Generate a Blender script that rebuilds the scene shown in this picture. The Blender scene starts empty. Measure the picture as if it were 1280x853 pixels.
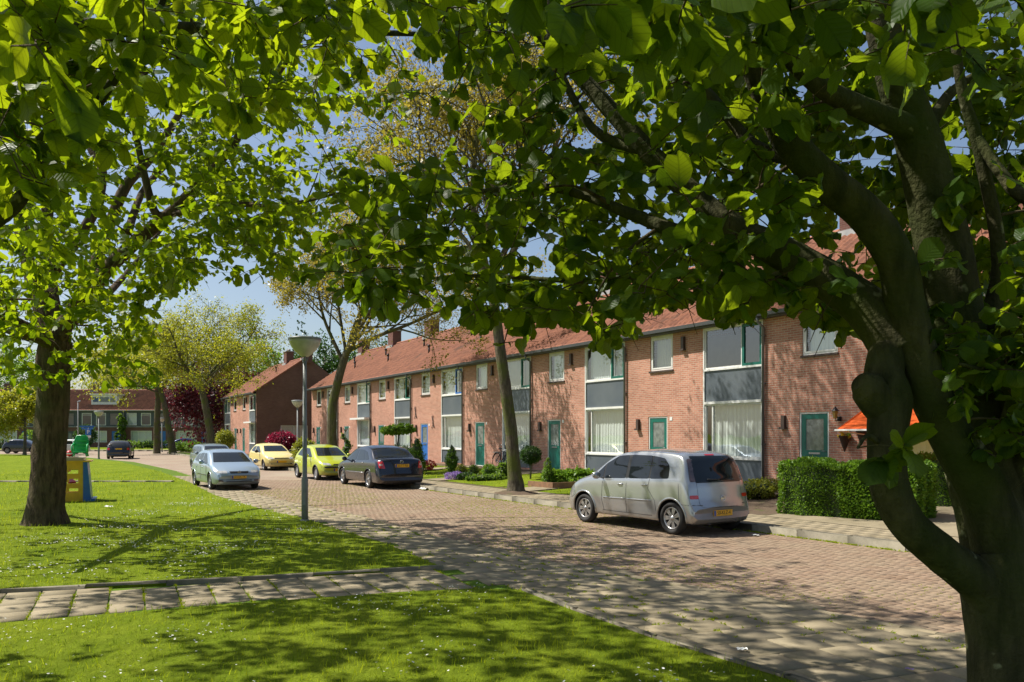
import bpy, bmesh, math, random
import numpy as np
from mathutils import Vector, Matrix
from mathutils.bvhtree import BVHTree
from mathutils.geometry import tessellate_polygon
random.seed(7); RNG = np.random.default_rng(7)
scene = bpy.context.scene
C = scene.collection
H = 1.85; HY = 544.0; F = 1000.0
def at(px, py, d):            # a point seen at a picture position, d metres away
    return Vector(((px-640)/F*d, d, H+(HY-py)/F*d))
def gnd(px, py, z=0.0):       # a point on the ground
    d = (H-z)*F/(py-HY)
    return Vector(((px-640)/F*d, d, z))
# ---------------------------------------------------------------- objects
def link(o, parent=None):
    C.objects.link(o)
    if parent is not None: o.parent = parent
    return o
def tag(o, label=None, cat=None, group=None, kind=None):
    if label: o['label'] = label
    if cat: o['category'] = cat
    if group: o['group'] = group
    if kind: o['kind'] = kind
    return o
def thing(name, label, cat, loc=(0,0,0), rz=0, group=None, parent=None, scale=1.0):
    o = bpy.data.objects.new(name, None); o.empty_display_size = .2
    o.location = loc; o.rotation_euler = (0,0,rz); o.scale = (scale,)*3
    link(o, parent)
    return tag(o, label, cat, group)
class MB:
    def __init__(s): s.v=[]; s.f=[]; s.m=[]; s.sm=[]
    def add(s, vs, fs, mi=0, smooth=False):
        b=len(s.v); s.v.extend([tuple(p) for p in vs])
        for f in fs:
            s.f.append(tuple(i+b for i in f)); s.m.append(mi); s.sm.append(smooth)
    def box(s, x0,x1,y0,y1,z0,z1, mi=0, M=None):
        vs=[Vector(p) for p in ((x0,y0,z0),(x1,y0,z0),(x1,y1,z0),(x0,y1,z0),(x0,y0,z1),(x1,y0,z1),(x1,y1,z1),(x0,y1,z1))]
        if M is not None: vs=[M@p for p in vs]
        s.add(vs,[(0,3,2,1),(4,5,6,7),(0,1,5,4),(1,2,6,5),(2,3,7,6),(3,0,4,7)],mi)
    def quad(s, a,b,c,d, mi=0): s.add([a,b,c,d],[(0,1,2,3)],mi)
    def tube(s, pts, rad, n=8, mi=0, cap=True, jit=0.0, flat=1.0):
        pts=[Vector(p) for p in pts]; N=len(pts)
        if not hasattr(rad,'__len__'): rad=[rad]*N
        t=(pts[1]-pts[0]).normalized()
        a=Vector((0,0,1)) if abs(t.z)<.9 else Vector((1,0,0))
        u=t.cross(a).normalized()
        vs=[]
        for i,p in enumerate(pts):
            t=(pts[min(i+1,N-1)]-pts[max(i-1,0)]).normalized()
            u=(u-t*u.dot(t)).normalized(); w=t.cross(u)
            for k in range(n):
                an=2*math.pi*k/n; r=rad[i]
                if jit: r*=1+jit*(math.sin(3*an+i*.9)+math.sin(5*an-i*1.7)*.6)
                vs.append(p+u*math.cos(an)*r+w*math.sin(an)*r*flat)
        fs=[(i*n+k, i*n+(k+1)%n, (i+1)*n+(k+1)%n, (i+1)*n+k) for i in range(N-1) for k in range(n)]
        if cap: fs+= [tuple(range(n-1,-1,-1)), tuple((N-1)*n+k for k in range(n))]
        s.add(vs,fs,mi,True)
    def lathe(s, prof, n=24, mi=0, c=(0,0,0), smooth=True, M=None):
        vs=[]
        for r,z in prof:
            for k in range(n):
                an=2*math.pi*k/n; p=Vector((c[0]+r*math.cos(an), c[1]+r*math.sin(an), c[2]+z))
                vs.append(M@p if M is not None else p)
        P=len(prof)
        fs=[(i*n+k, i*n+(k+1)%n, (i+1)*n+(k+1)%n, (i+1)*n+k) for i in range(P-1) for k in range(n)]
        s.add(vs,fs,mi,smooth)
    def prism(s, poly, z0, z1, mi=0, side=None):
        n=len(poly)
        tris=tessellate_polygon([[Vector((p[0],p[1],0)) for p in poly]])
        vt=[(p[0],p[1],z1) for p in poly]
        fs=[]
        for t in tris:
            a,b,c=[Vector(vt[i]) for i in t]
            fs.append(tuple(t) if (b-a).cross(c-a).z>0 else tuple(reversed(t)))
        s.add(vt,fs,mi)
        if z0<z1-1e-6:
            vs=[(p[0],p[1],z0) for p in poly]+vt
            s.add(vs,[(i,(i+1)%n,n+(i+1)%n,n+i) for i in range(n)],mi if side is None else side)
    def build(s, name, mats, parent=None, **kw):
        me=bpy.data.meshes.new(name)
        me.from_pydata(s.v,[],s.f); 
        if not isinstance(mats,(list,tuple)): mats=[mats]
        for m in mats: me.materials.append(m)
        me.polygons.foreach_set('material_index', s.m)
        me.polygons.foreach_set('use_smooth', s.sm)
        me.update()
        o=bpy.data.objects.new(name,me); link(o,parent)
        return tag(o, **kw) if kw else o
def npmesh(name, V, Fc, mats, parent=None, smooth=False, col=None, mi=None):
    V=np.asarray(V,dtype=np.float32); Fc=np.asarray(Fc,dtype=np.int32)
    me=bpy.data.meshes.new(name); k=Fc.shape[1]
    me.vertices.add(len(V)); me.vertices.foreach_set('co',V.ravel())
    me.loops.add(Fc.size); me.loops.foreach_set('vertex_index',Fc.ravel())
    me.polygons.add(len(Fc)); me.polygons.foreach_set('loop_start',np.arange(0,Fc.size,k,dtype=np.int32))
    me.polygons.foreach_set('loop_total',np.full(len(Fc),k,dtype=np.int32))
    if smooth: me.polygons.foreach_set('use_smooth',np.ones(len(Fc),dtype=bool))
    if not isinstance(mats,(list,tuple)): mats=[mats]
    for m in mats: me.materials.append(m)
    if mi is not None: me.polygons.foreach_set('material_index',np.asarray(mi,dtype=np.int32))
    me.update(calc_edges=True)
    if col is not None:      # per-face random value
        a=me.attributes.new('rnd','FLOAT','FACE'); a.data.foreach_set('value',np.asarray(col,dtype=np.float32))
    o=bpy.data.objects.new(name,me); link(o,parent); return o
def copy_tree(o, parent=None):
    c=o.copy(); C.objects.link(c)
    if parent is not None: c.parent=parent
    for ch in list(o.children): copy_tree(ch,c)
    return c
from mathutils import noise as mnoise
def bark_tube(mb,P,R,n,seed=0,amp=.07,mi=0):
    """a limb with lengthwise ridges, hollows and small knots"""
    i0=len(mb.v); mb.tube(P,R,n,mi,cap=True); N_=len(P)
    for i in range(N_):
        c=Vector(P[i])
        for k in range(n):
            q=Vector(mb.v[i0+i*n+k]); d=q-c; r=d.length
            if r<1e-6: continue
            dn=d/r
            w=mnoise.noise(Vector((dn.x*1.6+seed,dn.y*1.6,q.z*1.1)))*1.3+mnoise.noise(Vector((q.x*9,q.y*9,q.z*4+seed)))*.6+mnoise.noise(Vector((q.x*28,q.y*28,q.z*9)))*.35
            mb.v[i0+i*n+k]=tuple(c+d*(1+amp*w))
def spline(P, R, k=5):
    P=[Vector(p) for p in P]; n=len(P); out=[]; rr=[]
    for i in range(n-1):
        p0=P[max(i-1,0)];p1=P[i];p2=P[i+1];p3=P[min(i+2,n-1)]
        for j in range(k):
            t=j/k
            out.append(.5*((2*p1)+(p2-p0)*t+(2*p0-5*p1+4*p2-p3)*t*t+(3*p1-p0-3*p2+p3)*t**3)); rr.append(R[i]*(1-t)+R[i+1]*t)
    out.append(P[-1]); rr.append(R[-1]); return out,rr
def inpoly(x,y,poly):
    r=False; n=len(poly); j=n-1
    for i in range(n):
        xi,yi=poly[i];xj,yj=poly[j]
        if (yi>y)!=(yj>y) and x<(xj-xi)*(y-yi)/(yj-yi)+xi: r=not r
        j=i
    return r
# ---------------------------------------------------------------- materials
def newmat(name):
    m=bpy.data.materials.new(name); m.use_nodes=True
    nt=m.node_tree; return m, nt, nt.nodes['Principled BSDF']
def N(nt,t,**kw):
    n=nt.nodes.new(t)
    for k,v in kw.items():
        if hasattr(n,k): setattr(n,k,v)
    return n
def L(nt,a,b): nt.links.new(a,b)
def mixc(nt,f,a,b,bt='MIX'):
    n=nt.nodes.new('ShaderNodeMix'); n.data_type='RGBA'; n.blend_type=bt
    for s,v in ((0,f),(6,a),(7,b)):
        if isinstance(v,bpy.types.NodeSocket): L(nt,v,n.inputs[s])
        elif v is not None: n.inputs[s].default_value = v if s==0 else (*v,1)[:4] if len(v)==3 else v
    return n.outputs[2]
def pos(nt, obj=False):
    if obj: return N(nt,'ShaderNodeTexCoord').outputs['Object']
    return N(nt,'ShaderNodeNewGeometry').outputs['Position']
def noise(nt,vec,sc,det=4,rough=.55):
    n=N(nt,'ShaderNodeTexNoise'); n.inputs['Scale'].default_value=sc; n.inputs['Detail'].default_value=det
    n.inputs['Roughness'].default_value=rough; L(nt,vec,n.inputs['Vector']); return n.outputs['Fac']
def ramp(nt,f,a,b):
    r=N(nt,'ShaderNodeMapRange'); r.inputs[1].default_value=a; r.inputs[2].default_value=b; L(nt,f,r.inputs[0]); return r.outputs[0]
def bump(nt,b,h,st,dist=.02):
    n=N(nt,'ShaderNodeBump'); n.inputs['Strength'].default_value=st; n.inputs['Distance'].default_value=dist
    L(nt,h,n.inputs['Height']); L(nt,n.outputs[0],b.inputs['Normal']); return n
def pm(name,c1,c2=None,sc=3,rough=.7,metal=0,bst=0,bsc=20,lo=.35,hi=.65,spec=None,coat=0,obj=False,dist=.02):
    m,nt,b=newmat(name); b.inputs['Roughness'].default_value=rough; b.inputs['Metallic'].default_value=metal
    if spec is not None: b.inputs['Specular IOR Level'].default_value=spec
    b.inputs['Coat Weight'].default_value=coat; b.inputs['Coat Roughness'].default_value=.04
    p=pos(nt,obj)
    if c2 is None: c2=tuple(x*.88 for x in c1)
    L(nt,mixc(nt,ramp(nt,noise(nt,p,sc,5),lo,hi),c1,c2),b.inputs['Base Color'])
    if bst: bump(nt,b,noise(nt,p,bsc,6,.65),bst,dist)
    return m
def attr(nt,name='rnd'):
    a=N(nt,'ShaderNodeAttribute'); a.attribute_name=name; return a.outputs['Fac']
def brickmat(name,c1,c2,mortar,bw=.22,rh=.066,ms=.008,gable=False,stain=.32):
    m,nt,b=newmat(name); b.inputs['Roughness'].default_value=.9; b.inputs['Specular IOR Level'].default_value=.2
    p=pos(nt,True); sx=N(nt,'ShaderNodeSeparateXYZ'); L(nt,p,sx.inputs[0])
    ad=N(nt,'ShaderNodeMath'); ad.operation='ADD'; L(nt,sx.outputs[0],ad.inputs[0]); L(nt,sx.outputs[1],ad.inputs[1])
    cb=N(nt,'ShaderNodeCombineXYZ'); L(nt,ad.outputs[0],cb.inputs[0]); L(nt,sx.outputs[2],cb.inputs[1])
    br=N(nt,'ShaderNodeTexBrick'); L(nt,cb.outputs[0],br.inputs['Vector'])
    br.inputs['Scale'].default_value=1; br.inputs['Brick Width'].default_value=bw; br.inputs['Row Height'].default_value=rh
    br.inputs['Mortar Size'].default_value=ms; br.inputs['Mortar Smooth'].default_value=.2; br.inputs['Bias'].default_value=-.1
    br.inputs['Color1'].default_value=(*c1,1); br.inputs['Color2'].default_value=(*c2,1); br.inputs['Mortar'].default_value=(*mortar,1)
    w=pos(nt); f=ramp(nt,noise(nt,w,.7,6,.6),.3,.75)
    st=mixc(nt,f,(1,1,1),(1-stain,1-stain,1-stain)); c=mixc(nt,1.0,br.outputs['Color'],st,'MULTIPLY')
    f2=noise(nt,w,35,3); c=mixc(nt,.35,c,mixc(nt,f2,(.6,.6,.6),(1.35,1.3,1.25)),'MULTIPLY')
    L(nt,c,b.inputs['Base Color'])
    iv=N(nt,'ShaderNodeMath'); iv.operation='SUBTRACT'; iv.inputs[0].default_value=1; L(nt,br.outputs['Fac'],iv.inputs[1])
    bump(nt,b,iv.outputs[0],.6,.008); return m
def leafmat(name,c1,c2,t1,t2,wt=.5,rough=.4,spec=.4,vein=False):
    m,nt,b=newmat(name); r=attr(nt)
    b.inputs['Roughness'].default_value=rough; b.inputs['Specular IOR Level'].default_value=spec
    n=noise(nt,pos(nt),1.3,2)
    ad=N(nt,'ShaderNodeMath'); ad.operation='MULTIPLY_ADD'; L(nt,n,ad.inputs[0]); ad.inputs[1].default_value=.6; L(nt,r,ad.inputs[2])
    f=ramp(nt,ad.outputs[0],.15,1.2)
    ca,cb=mixc(nt,f,c1,c2),mixc(nt,f,t1,t2)
    t=N(nt,'ShaderNodeBsdfTranslucent')
    if vein:
        lu,lv=attr(nt,'lu'),attr(nt,'lv')
        def mth(op,a,c):
            n_=N(nt,'ShaderNodeMath'); n_.operation=op
            for k_,v_ in enumerate((a,c)):
                if v_ is None: continue
                if isinstance(v_,(int,float)): n_.inputs[k_].default_value=v_
                else: L(nt,v_,n_.inputs[k_])
            return n_.outputs[0]
        av=mth('ABSOLUTE',lv,None); w_=mth('MULTIPLY',mth('SUBTRACT',lu,mth('MULTIPLY',av,.75)),8.0)
        tri=mth('ABSOLUTE',mth('SUBTRACT',mth('FRACT',w_,None),.5),None)      # 0 at each side vein
        sv=ramp(nt,tri,.0,.13); mv=ramp(nt,av,.012,.04); vv=mth('MINIMUM',sv,mv)
        ca=mixc(nt,vv,mixc(nt,1.0,ca,(1.5,1.35,1.5),'MULTIPLY'),ca); cb=mixc(nt,vv,mixc(nt,1.0,cb,(.62,.62,.6),'MULTIPLY'),cb)
        bp=N(nt,'ShaderNodeBump'); bp.inputs['Strength'].default_value=.5; bp.inputs['Distance'].default_value=.004; L(nt,tri,bp.inputs['Height']); L(nt,bp.outputs[0],b.inputs['Normal'])
    L(nt,ca,b.inputs['Base Color']); L(nt,cb,t.inputs['Color'])
    mx=N(nt,'ShaderNodeMixShader'); mx.inputs[0].default_value=wt
    L(nt,b.outputs[0],mx.inputs[1]); L(nt,t.outputs[0],mx.inputs[2]); L(nt,mx.outputs[0],nt.nodes['Material Output'].inputs[0]); return m
def vcolmat(name,cols,rough=.85,bst=.3,bsc=60,dirt=None,dsc=2.5,damt=.5):
    """colour picked per brick or slab by its random value, with soil on top"""
    m,nt,b=newmat(name); b.inputs['Roughness'].default_value=rough; b.inputs['Specular IOR Level'].default_value=.25
    cr=N(nt,'ShaderNodeValToRGB'); L(nt,attr(nt),cr.inputs[0])
    e=cr.color_ramp.elements; e[0].position=0; e[0].color=(*cols[0],1); e[1].position=1; e[1].color=(*cols[-1],1)
    for i,c in enumerate(cols[1:-1],1): q=e.new(i/(len(cols)-1)); q.color=(*c,1)
    p=pos(nt); c=cr.outputs[0]
    if dirt: c=mixc(nt,ramp(nt,noise(nt,p,dsc,7,.65),.35,.35+.8*(1.01-damt)),dirt,c) if False else mixc(nt,ramp(nt,noise(nt,p,dsc,7,.65),.42,.75),c,dirt)
    c=mixc(nt,.6,c,mixc(nt,noise(nt,p,45,4,.7),(.6,.6,.6),(1.4,1.4,1.4)),'MULTIPLY')
    L(nt,c,b.inputs['Base Color']); bump(nt,b,noise(nt,p,bsc,5,.7),bst,.01); return m
def glassmat(name,tint=(.9,.95,.95),dark=0):
    m,nt,b=newmat(name); out=nt.nodes['Material Output']
    g=N(nt,'ShaderNodeBsdfGlossy'); g.inputs['Roughness'].default_value=.01; g.inputs['Color'].default_value=(1,1,1,1)
    t=N(nt,'ShaderNodeBsdfTransparent'); t.inputs['Color'].default_value=(*tint,1)
    lw=N(nt,'ShaderNodeLayerWeight'); lw.inputs['Blend'].default_value=.5
    pw=N(nt,'ShaderNodeMath'); pw.operation='POWER'; L(nt,lw.outputs['Facing'],pw.inputs[0]); pw.inputs[1].default_value=4.0
    fr=N(nt,'ShaderNodeMapRange'); fr.inputs[3].default_value=.15; fr.inputs[4].default_value=1.0; L(nt,pw.outputs[0],fr.inputs[0])
    # very slight waviness of the pane
    bp=N(nt,'ShaderNodeBump'); bp.inputs['Strength'].default_value=.06; bp.inputs['Distance'].default_value=.02
    L(nt,noise(nt,pos(nt),2.0,2),bp.inputs['Height']); L(nt,bp.outputs[0],g.inputs['Normal'])
    mx=N(nt,'ShaderNodeMixShader'); L(nt,fr.outputs[0],mx.inputs[0]); L(nt,t.outputs[0],mx.inputs[1]); L(nt,g.outputs[0],mx.inputs[2])
    L(nt,mx.outputs[0],out.inputs[0]); return m
M={}
M['brick']=brickmat('red_brick',(.60,.285,.20),(.44,.185,.125),(.58,.50,.40))
M['brick_dark']=brickmat('dark_brick',(.20,.085,.07),(.15,.06,.05),(.20,.16,.13))
M['brick_brown']=brickmat('brown_brick',(.25,.125,.10),(.20,.095,.075),(.22,.17,.13))
M['plaster']=pm('plaster',(.55,.53,.49))
M['white']=pm('white_paint',(.78,.78,.75),(.70,.70,.66),rough=.45)
M['panel']=pm('grey_panel',(.085,.105,.125),(.115,.135,.15),sc=1.2,rough=.45)
M['slate_board']=pm('slate_board',(.05,.06,.07),(.07,.085,.095),sc=4,rough=.6)
M['green']=pm('green_paint',(.004,.14,.10),(.004,.115,.085),rough=.45)
M['blue']=pm('blue_paint',(.02,.14,.45),(.018,.12,.4),rough=.45)
M['zinc']=pm('zinc',(.22,.23,.24),(.16,.17,.18),rough=.5,metal=.5)
M['dark_zinc']=pm('dark_gutter',(.07,.075,.08),rough=.5)
M['sill']=pm('brown_sill',(.07,.045,.035),rough=.5)
M['glass']=glassmat('window_glass')
M['frost']=pm('frosted_glass',(.22,.25,.24),(.12,.14,.14),sc=6,rough=.12,spec=.8)
M['interior_dark']=pm('dark_room',(.04,.04,.04))
M['black']=pm('black_plastic',(.015,.015,.016),rough=.45)
M['steel']=pm('steel',(.35,.35,.36),rough=.35,metal=.8)
M['lead']=pm('lead',(.30,.31,.32),(.4,.4,.4),rough=.6)
def tilemat(name,c1,c2,moss):
    m,nt,b=newmat(name); b.inputs['Roughness'].default_value=.8; b.inputs['Specular IOR Level'].default_value=.3
    p=pos(nt); r=attr(nt)
    c=mixc(nt,r,c1,c2)
    c=mixc(nt,ramp(nt,noise(nt,p,.5,9,.75),.56,.68),c,moss)
    c=mixc(nt,.5,c,mixc(nt,noise(nt,p,12,4,.7),(.65,.65,.65),(1.35,1.35,1.35)),'MULTIPLY')
    L(nt,c,b.inputs['Base Color']); bump(nt,b,noise(nt,p,40,4),.3,.01); return m
M['tiles']=tilemat('roof_tiles',(.33,.135,.08),(.21,.085,.053),(.10,.06,.042))
m,nt,b=newmat('curtain'); b.inputs['Roughness'].default_value=.9
b.inputs['Base Color'].default_value=(.84,.85,.80,1)
t=N(nt,'ShaderNodeBsdfTransparent'); mx=N(nt,'ShaderNodeMixShader'); mx.inputs[0].default_value=.06
L(nt,b.outputs[0],mx.inputs[1]); L(nt,t.outputs[0],mx.inputs[2]); L(nt,mx.outputs[0],nt.nodes['Material Output'].inputs[0]); M['curtain']=m
M['curtain_drape']=pm('drape',(.55,.52,.42),rough=.9)
M['blind']=pm('window_blind',(.6,.57,.5),rough=.8)
# leaves: reflected colours then colours of the light that comes through
M['leaf_big']=leafmat('leaf_big',(.032,.075,.006),(.06,.115,.010),(.18,.31,.004),(.50,.61,.010),.58,.42,.2,True)
M['leaf_shade']=leafmat('leaf_shaded',(.026,.062,.005),(.048,.095,.009),(.11,.21,.004),(.36,.47,.010),.52,.42,.2,True)  # darker copy of leaf_big: the right crown's shade is put into the leaf colours
M['leaf_mid']=leafmat('leaf_mid',(.035,.078,.007),(.065,.125,.011),(.18,.31,.004),(.48,.59,.010),.55,.45,.18)
M['leaf_yellow']=leafmat('leaf_yellow',(.22,.20,.02),(.34,.26,.03),(.35,.33,.03),(.5,.40,.05),.45)
M['leaf_spring']=leafmat('leaf_spring',(.15,.20,.015),(.34,.33,.03),(.30,.38,.02),(.55,.52,.03),.5)
M['leaf_fresh']=leafmat('leaf_fresh',(.07,.14,.02),(.13,.22,.03),(.14,.28,.02),(.28,.42,.03),.5)
M['leaf_dark']=leafmat('leaf_dark',(.02,.05,.015),(.045,.09,.02),(.05,.12,.02),(.08,.17,.02),.35)
M['leaf_blue']=leafmat('leaf_conifer',(.03,.065,.03),(.05,.10,.045),(.04,.09,.03),(.07,.14,.05),.3)
M['leaf_purple']=leafmat('leaf_purple',(.05,.012,.018),(.10,.02,.03),(.13,.02,.03),(.20,.03,.04),.4)
M['leaf_maple']=leafmat('leaf_maple',(.13,.012,.03),(.22,.02,.05),(.30,.02,.05),(.4,.03,.08),.4)
M['leaf_hedge']=leafmat('leaf_hedge',(.085,.18,.015),(.15,.27,.025),(.16,.32,.02),(.28,.45,.03),.4,.4,.3)
M['leaf_lime']=leafmat('leaf_lime',(.20,.25,.02),(.32,.33,.03),(.3,.35,.02),(.42,.42,.03),.35)
M['flower_purple']=leafmat('flower_purple',(.35,.22,.55),(.5,.35,.7),(.35,.22,.55),(.5,.35,.7),.3)
M['flower_yellow']=leafmat('flower_yellow',(.75,.42,.02),(.8,.55,.03),(.75,.42,.02),(.8,.55,.03),.3)
M['flower_red']=leafmat('flower_red',(.6,.05,.04),(.7,.12,.08),(.5,.05,.04),(.6,.1,.05),.3)
M['flower_white']=leafmat('flower_white',(.8,.8,.8),(.8,.8,.7),(.7,.7,.7),(.7,.7,.7),.2)
M['grass_blade']=leafmat('grass_blade',(.085,.165,.005),(.35,.40,.018),(.17,.30,.004),(.54,.60,.018),.47,.7,.08)
def barkmat(name,c1,c2,moss,msc=1.2,lo=.5,hi=.7,vs=6,lichen=None):
    m,nt,b=newmat(name); b.inputs['Roughness'].default_value=.95; b.inputs['Specular IOR Level'].default_value=.12
    p=pos(nt); mp=N(nt,'ShaderNodeMapping'); mp.inputs['Scale'].default_value=(1,1,.22); L(nt,p,mp.inputs[0])
    n1=noise(nt,mp.outputs[0],vs*3,6,.65)
    c=mixc(nt,ramp(nt,n1,.38,.62),c1,c2)
    c=mixc(nt,ramp(nt,noise(nt,p,msc,5,.6),lo,hi),c,moss)
    if lichen: c=mixc(nt,ramp(nt,noise(nt,p,7,3,.5),.65,.70),c,lichen)
    L(nt,c,b.inputs['Base Color'])
    ad=N(nt,'ShaderNodeMath'); ad.operation='ADD'; L(nt,n1,ad.inputs[0]); L(nt,noise(nt,p,26,4,.6),ad.inputs[1])
    bump(nt,b,ad.outputs[0],.8,.025); return m
M['bark_fore']=barkmat('bark_near',(.080,.072,.036),(.028,.027,.014),(.042,.056,.012),1.6,.42,.7,3,(.19,.19,.11))
M['bark']=barkmat('bark',(.13,.095,.06),(.05,.036,.024),(.07,.075,.03),.9,.5,.7,5)
M['bark_street']=barkmat('bark_street',(.15,.13,.09),(.07,.06,.042),(.10,.12,.03),1.5,.45,.62,5)
M['bark_far']=pm('bark_far',(.16,.14,.10),(.09,.08,.06),sc=3,rough=.9)
# ground
M['road_brick']=vcolmat('road_bricks',[(.215,.145,.095),(.245,.168,.112),(.23,.16,.11),(.27,.19,.13),(.24,.175,.12)],dirt=(.27,.21,.14),dsc=.8)
M['slab']=vcolmat('concrete_slabs',[(.275,.23,.15),(.295,.245,.16),(.285,.235,.152),(.305,.255,.168)],dirt=(.18,.15,.09),dsc=1.6)
M['kerb']=vcolmat('kerb_stone',[(.23,.205,.15),(.20,.175,.13),(.26,.235,.175)],dirt=(.12,.11,.075),dsc=3)
def soilmat(name,a,bc,g,lo=.45,hi=.6,sc=6):
    m,nt,b=newmat(name); b.inputs['Roughness'].default_value=1; b.inputs['Specular IOR Level'].default_value=.05
    p=pos(nt); c=mixc(nt,noise(nt,p,30,5,.7),a,bc); c=mixc(nt,ramp(nt,noise(nt,p,sc,6,.7),lo,hi),c,g)
    L(nt,c,b.inputs['Base Color']); bump(nt,b,noise(nt,p,60,4,.7),.6,.02); return m
M['joint']=soilmat('joint_sand',(.09,.075,.05),(.13,.11,.07),(.10,.17,.02),.36,.48,3.2)
M['soil']=soilmat('garden_soil',(.09,.065,.045),(.16,.12,.085),(.07,.11,.02),.55,.7,3)
def grassmat():
    m,nt,b=newmat('grass_ground'); b.inputs['Roughness'].default_value=1; b.inputs['Specular IOR Level'].default_value=.05
    p=pos(nt); mp=N(nt,'ShaderNodeMapping'); mp.inputs['Scale'].default_value=(1,.5,1); L(nt,p,mp.inputs[0])
    c=mixc(nt,ramp(nt,noise(nt,mp.outputs[0],.9,8,.7),.3,.7),(.13,.20,.011),(.27,.33,.024))
    c=mixc(nt,ramp(nt,noise(nt,mp.outputs[0],14,5,.7),.35,.7),mixc(nt,1.0,c,(.60,.62,.55),'MULTIPLY'),c)
    L(nt,c,b.inputs['Base Color']); bump(nt,b,noise(nt,p,22,5,.8),.9,.05); return m
M['grass']=grassmat()
def farroad():
    m,nt,b=newmat('road_far'); b.inputs['Roughness'].default_value=.9
    p=pos(nt); mp=N(nt,'ShaderNodeMapping'); mp.inputs['Rotation'].default_value=(0,0,.54); L(nt,p,mp.inputs[0])
    br=N(nt,'ShaderNodeTexBrick'); L(nt,mp.outputs[0],br.inputs['Vector'])
    br.inputs['Scale'].default_value=1; br.inputs['Brick Width'].default_value=.2; br.inputs['Row Height'].default_value=.1; br.inputs['Mortar Size'].default_value=.006
    br.inputs['Color1'].default_value=(.30,.21,.15,1); br.inputs['Color2'].default_value=(.25,.175,.125,1); br.inputs['Mortar'].default_value=(.16,.14,.09,1)
    c=mixc(nt,ramp(nt,noise(nt,p,.35,7,.65),.42,.7),br.outputs['Color'],(.31,.255,.18))
    L(nt,c,b.inputs['Base Color']); return m
M['road_far']=farroad()
# ---------------------------------------------------------------- terrace houses
UW, DEP, EAVE, RISE = 6.458, 8.5, 5.21, 2.95
HALF = DEP/2
RU = (0.5113,-0.8594); RZ = math.atan2(RU[1],RU[0])       # along the facade, towards the camera
def facade_pt(c, zf):      # point of a facade line X = c - .595 Y
    return Vector((c-.595*zf, zf, .36))
def wall_mesh(mb, W, Hh, opens, y=0.0, rev=.09, mi=0, x0=0.0, z0=0.0, mir=False):
    fx=(lambda x: W-x) if mir else (lambda x:x)
    xs=sorted(set([x0,W-x0]+[v for o in opens for v in o[:2]])); zs=sorted(set([z0,Hh]+[v for o in opens for v in o[2:]]))
    for i in range(len(xs)-1):
        for j in range(len(zs)-1):
            cx=(xs[i]+xs[i+1])/2; cz=(zs[j]+zs[j+1])/2
            if any(o[0]<cx<o[1] and o[2]<cz<o[3] for o in opens): continue
            mb.quad((fx(xs[i]),y,zs[j]),(fx(xs[i+1]),y,zs[j]),(fx(xs[i+1]),y,zs[j+1]),(fx(xs[i]),y,zs[j+1]),mi)
    for a,b,c,d in opens:
        a,b=fx(a),fx(b)
        mb.quad((a,y,c),(a,y+rev,c),(a,y+rev,d),(a,y,d),mi); mb.quad((b,y,c),(b,y,d),(b,y+rev,d),(b,y+rev,c),mi)
        mb.quad((a,y,c),(b,y,c),(b,y+rev,c),(a,y+rev,c),mi); mb.quad((a,y,d),(a,y+rev,d),(b,y+rev,d),(b,y,d),mi)
_tile={}
def tile_slope(W, name='roof_front', front=True):
    """one slope of pantiles, really stepped and waved"""
    L0=math.hypot(HALF+.32, RISE*(HALF+.32)/HALF); rows=int(L0/.33); cols=26; k=5
    sl=RISE/HALF; V=[];Fc=[];col=[]; rs=random.Random(3)
    nx=cols*k+1
    cy,cz=math.cos(math.atan(sl)),math.sin(math.atan(sl))
    for r in range(rows):
        for e in (0,1):
            b=(r+e)*L0/rows; h=.035 if e==0 else .004
            for i in range(nx):
                ph=(i%k)/k; w=.030*math.sin(ph*2*math.pi)*(1 if ph<.5 else .6)
                x=i/(nx-1)*W; hh=h+w
                y=-.32+b*cy-hh*cz; z=-.32*sl+b*cz+hh*cy
                V.append((x,y,z) if front else (x,DEP-y,z))
    for r in range(rows):
        cv=[rs.random() for _ in range(cols)]
        for i in range(nx-1):
            a=(2*r)*nx+i; b=a+nx
            Fc.append((a,a+1,b+1,b) if front else (a+1,a,b,b+1)); col.append(cv[i//k])
        if r:
            for i in range(nx-1):
                a=(2*r-1)*nx+i; b=a+nx
                Fc.append((a,a+1,b+1,b)); col.append(cv[i//k])
    return V,Fc,col
def roof_part(root,W,z,gable_ends=(False,False)):
    if W not in _tile:
        V,Fc,col=tile_slope(W)
        o=npmesh('roof',V,Fc,[M['tiles']],root,True,col); _tile[W]=o.data
    else:
        o=bpy.data.objects.new('roof',_tile[W]); link(o,root)
    o.location=(0,0,z)
    mb=MB(); sl=RISE/HALF
    mb.quad((0,HALF,RISE+z),(W,HALF,RISE+z),(W,DEP+.32,z-.32*sl),(0,DEP+.32,z-.32*sl))
    n=20
    for i in range(n):            # ridge tiles
        x0=i*W/n; x1=(i+1)*W/n-.006
        pts=[]
        for j in range(7):
            a=math.pi*j/6; pts.append((.13*math.cos(a),.10*math.sin(a)))
        vs=[(x0,HALF+p,RISE+z+.0+q) for p,q in pts]+[(x1,HALF+p*1.08,RISE+z+q*1.08) for p,q in pts]
        mb.add(vs,[(j,j+1,7+j+1,7+j) for j in range(6)])
    rd=mb.build('ridge',M['tiles'],root); return o
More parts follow.
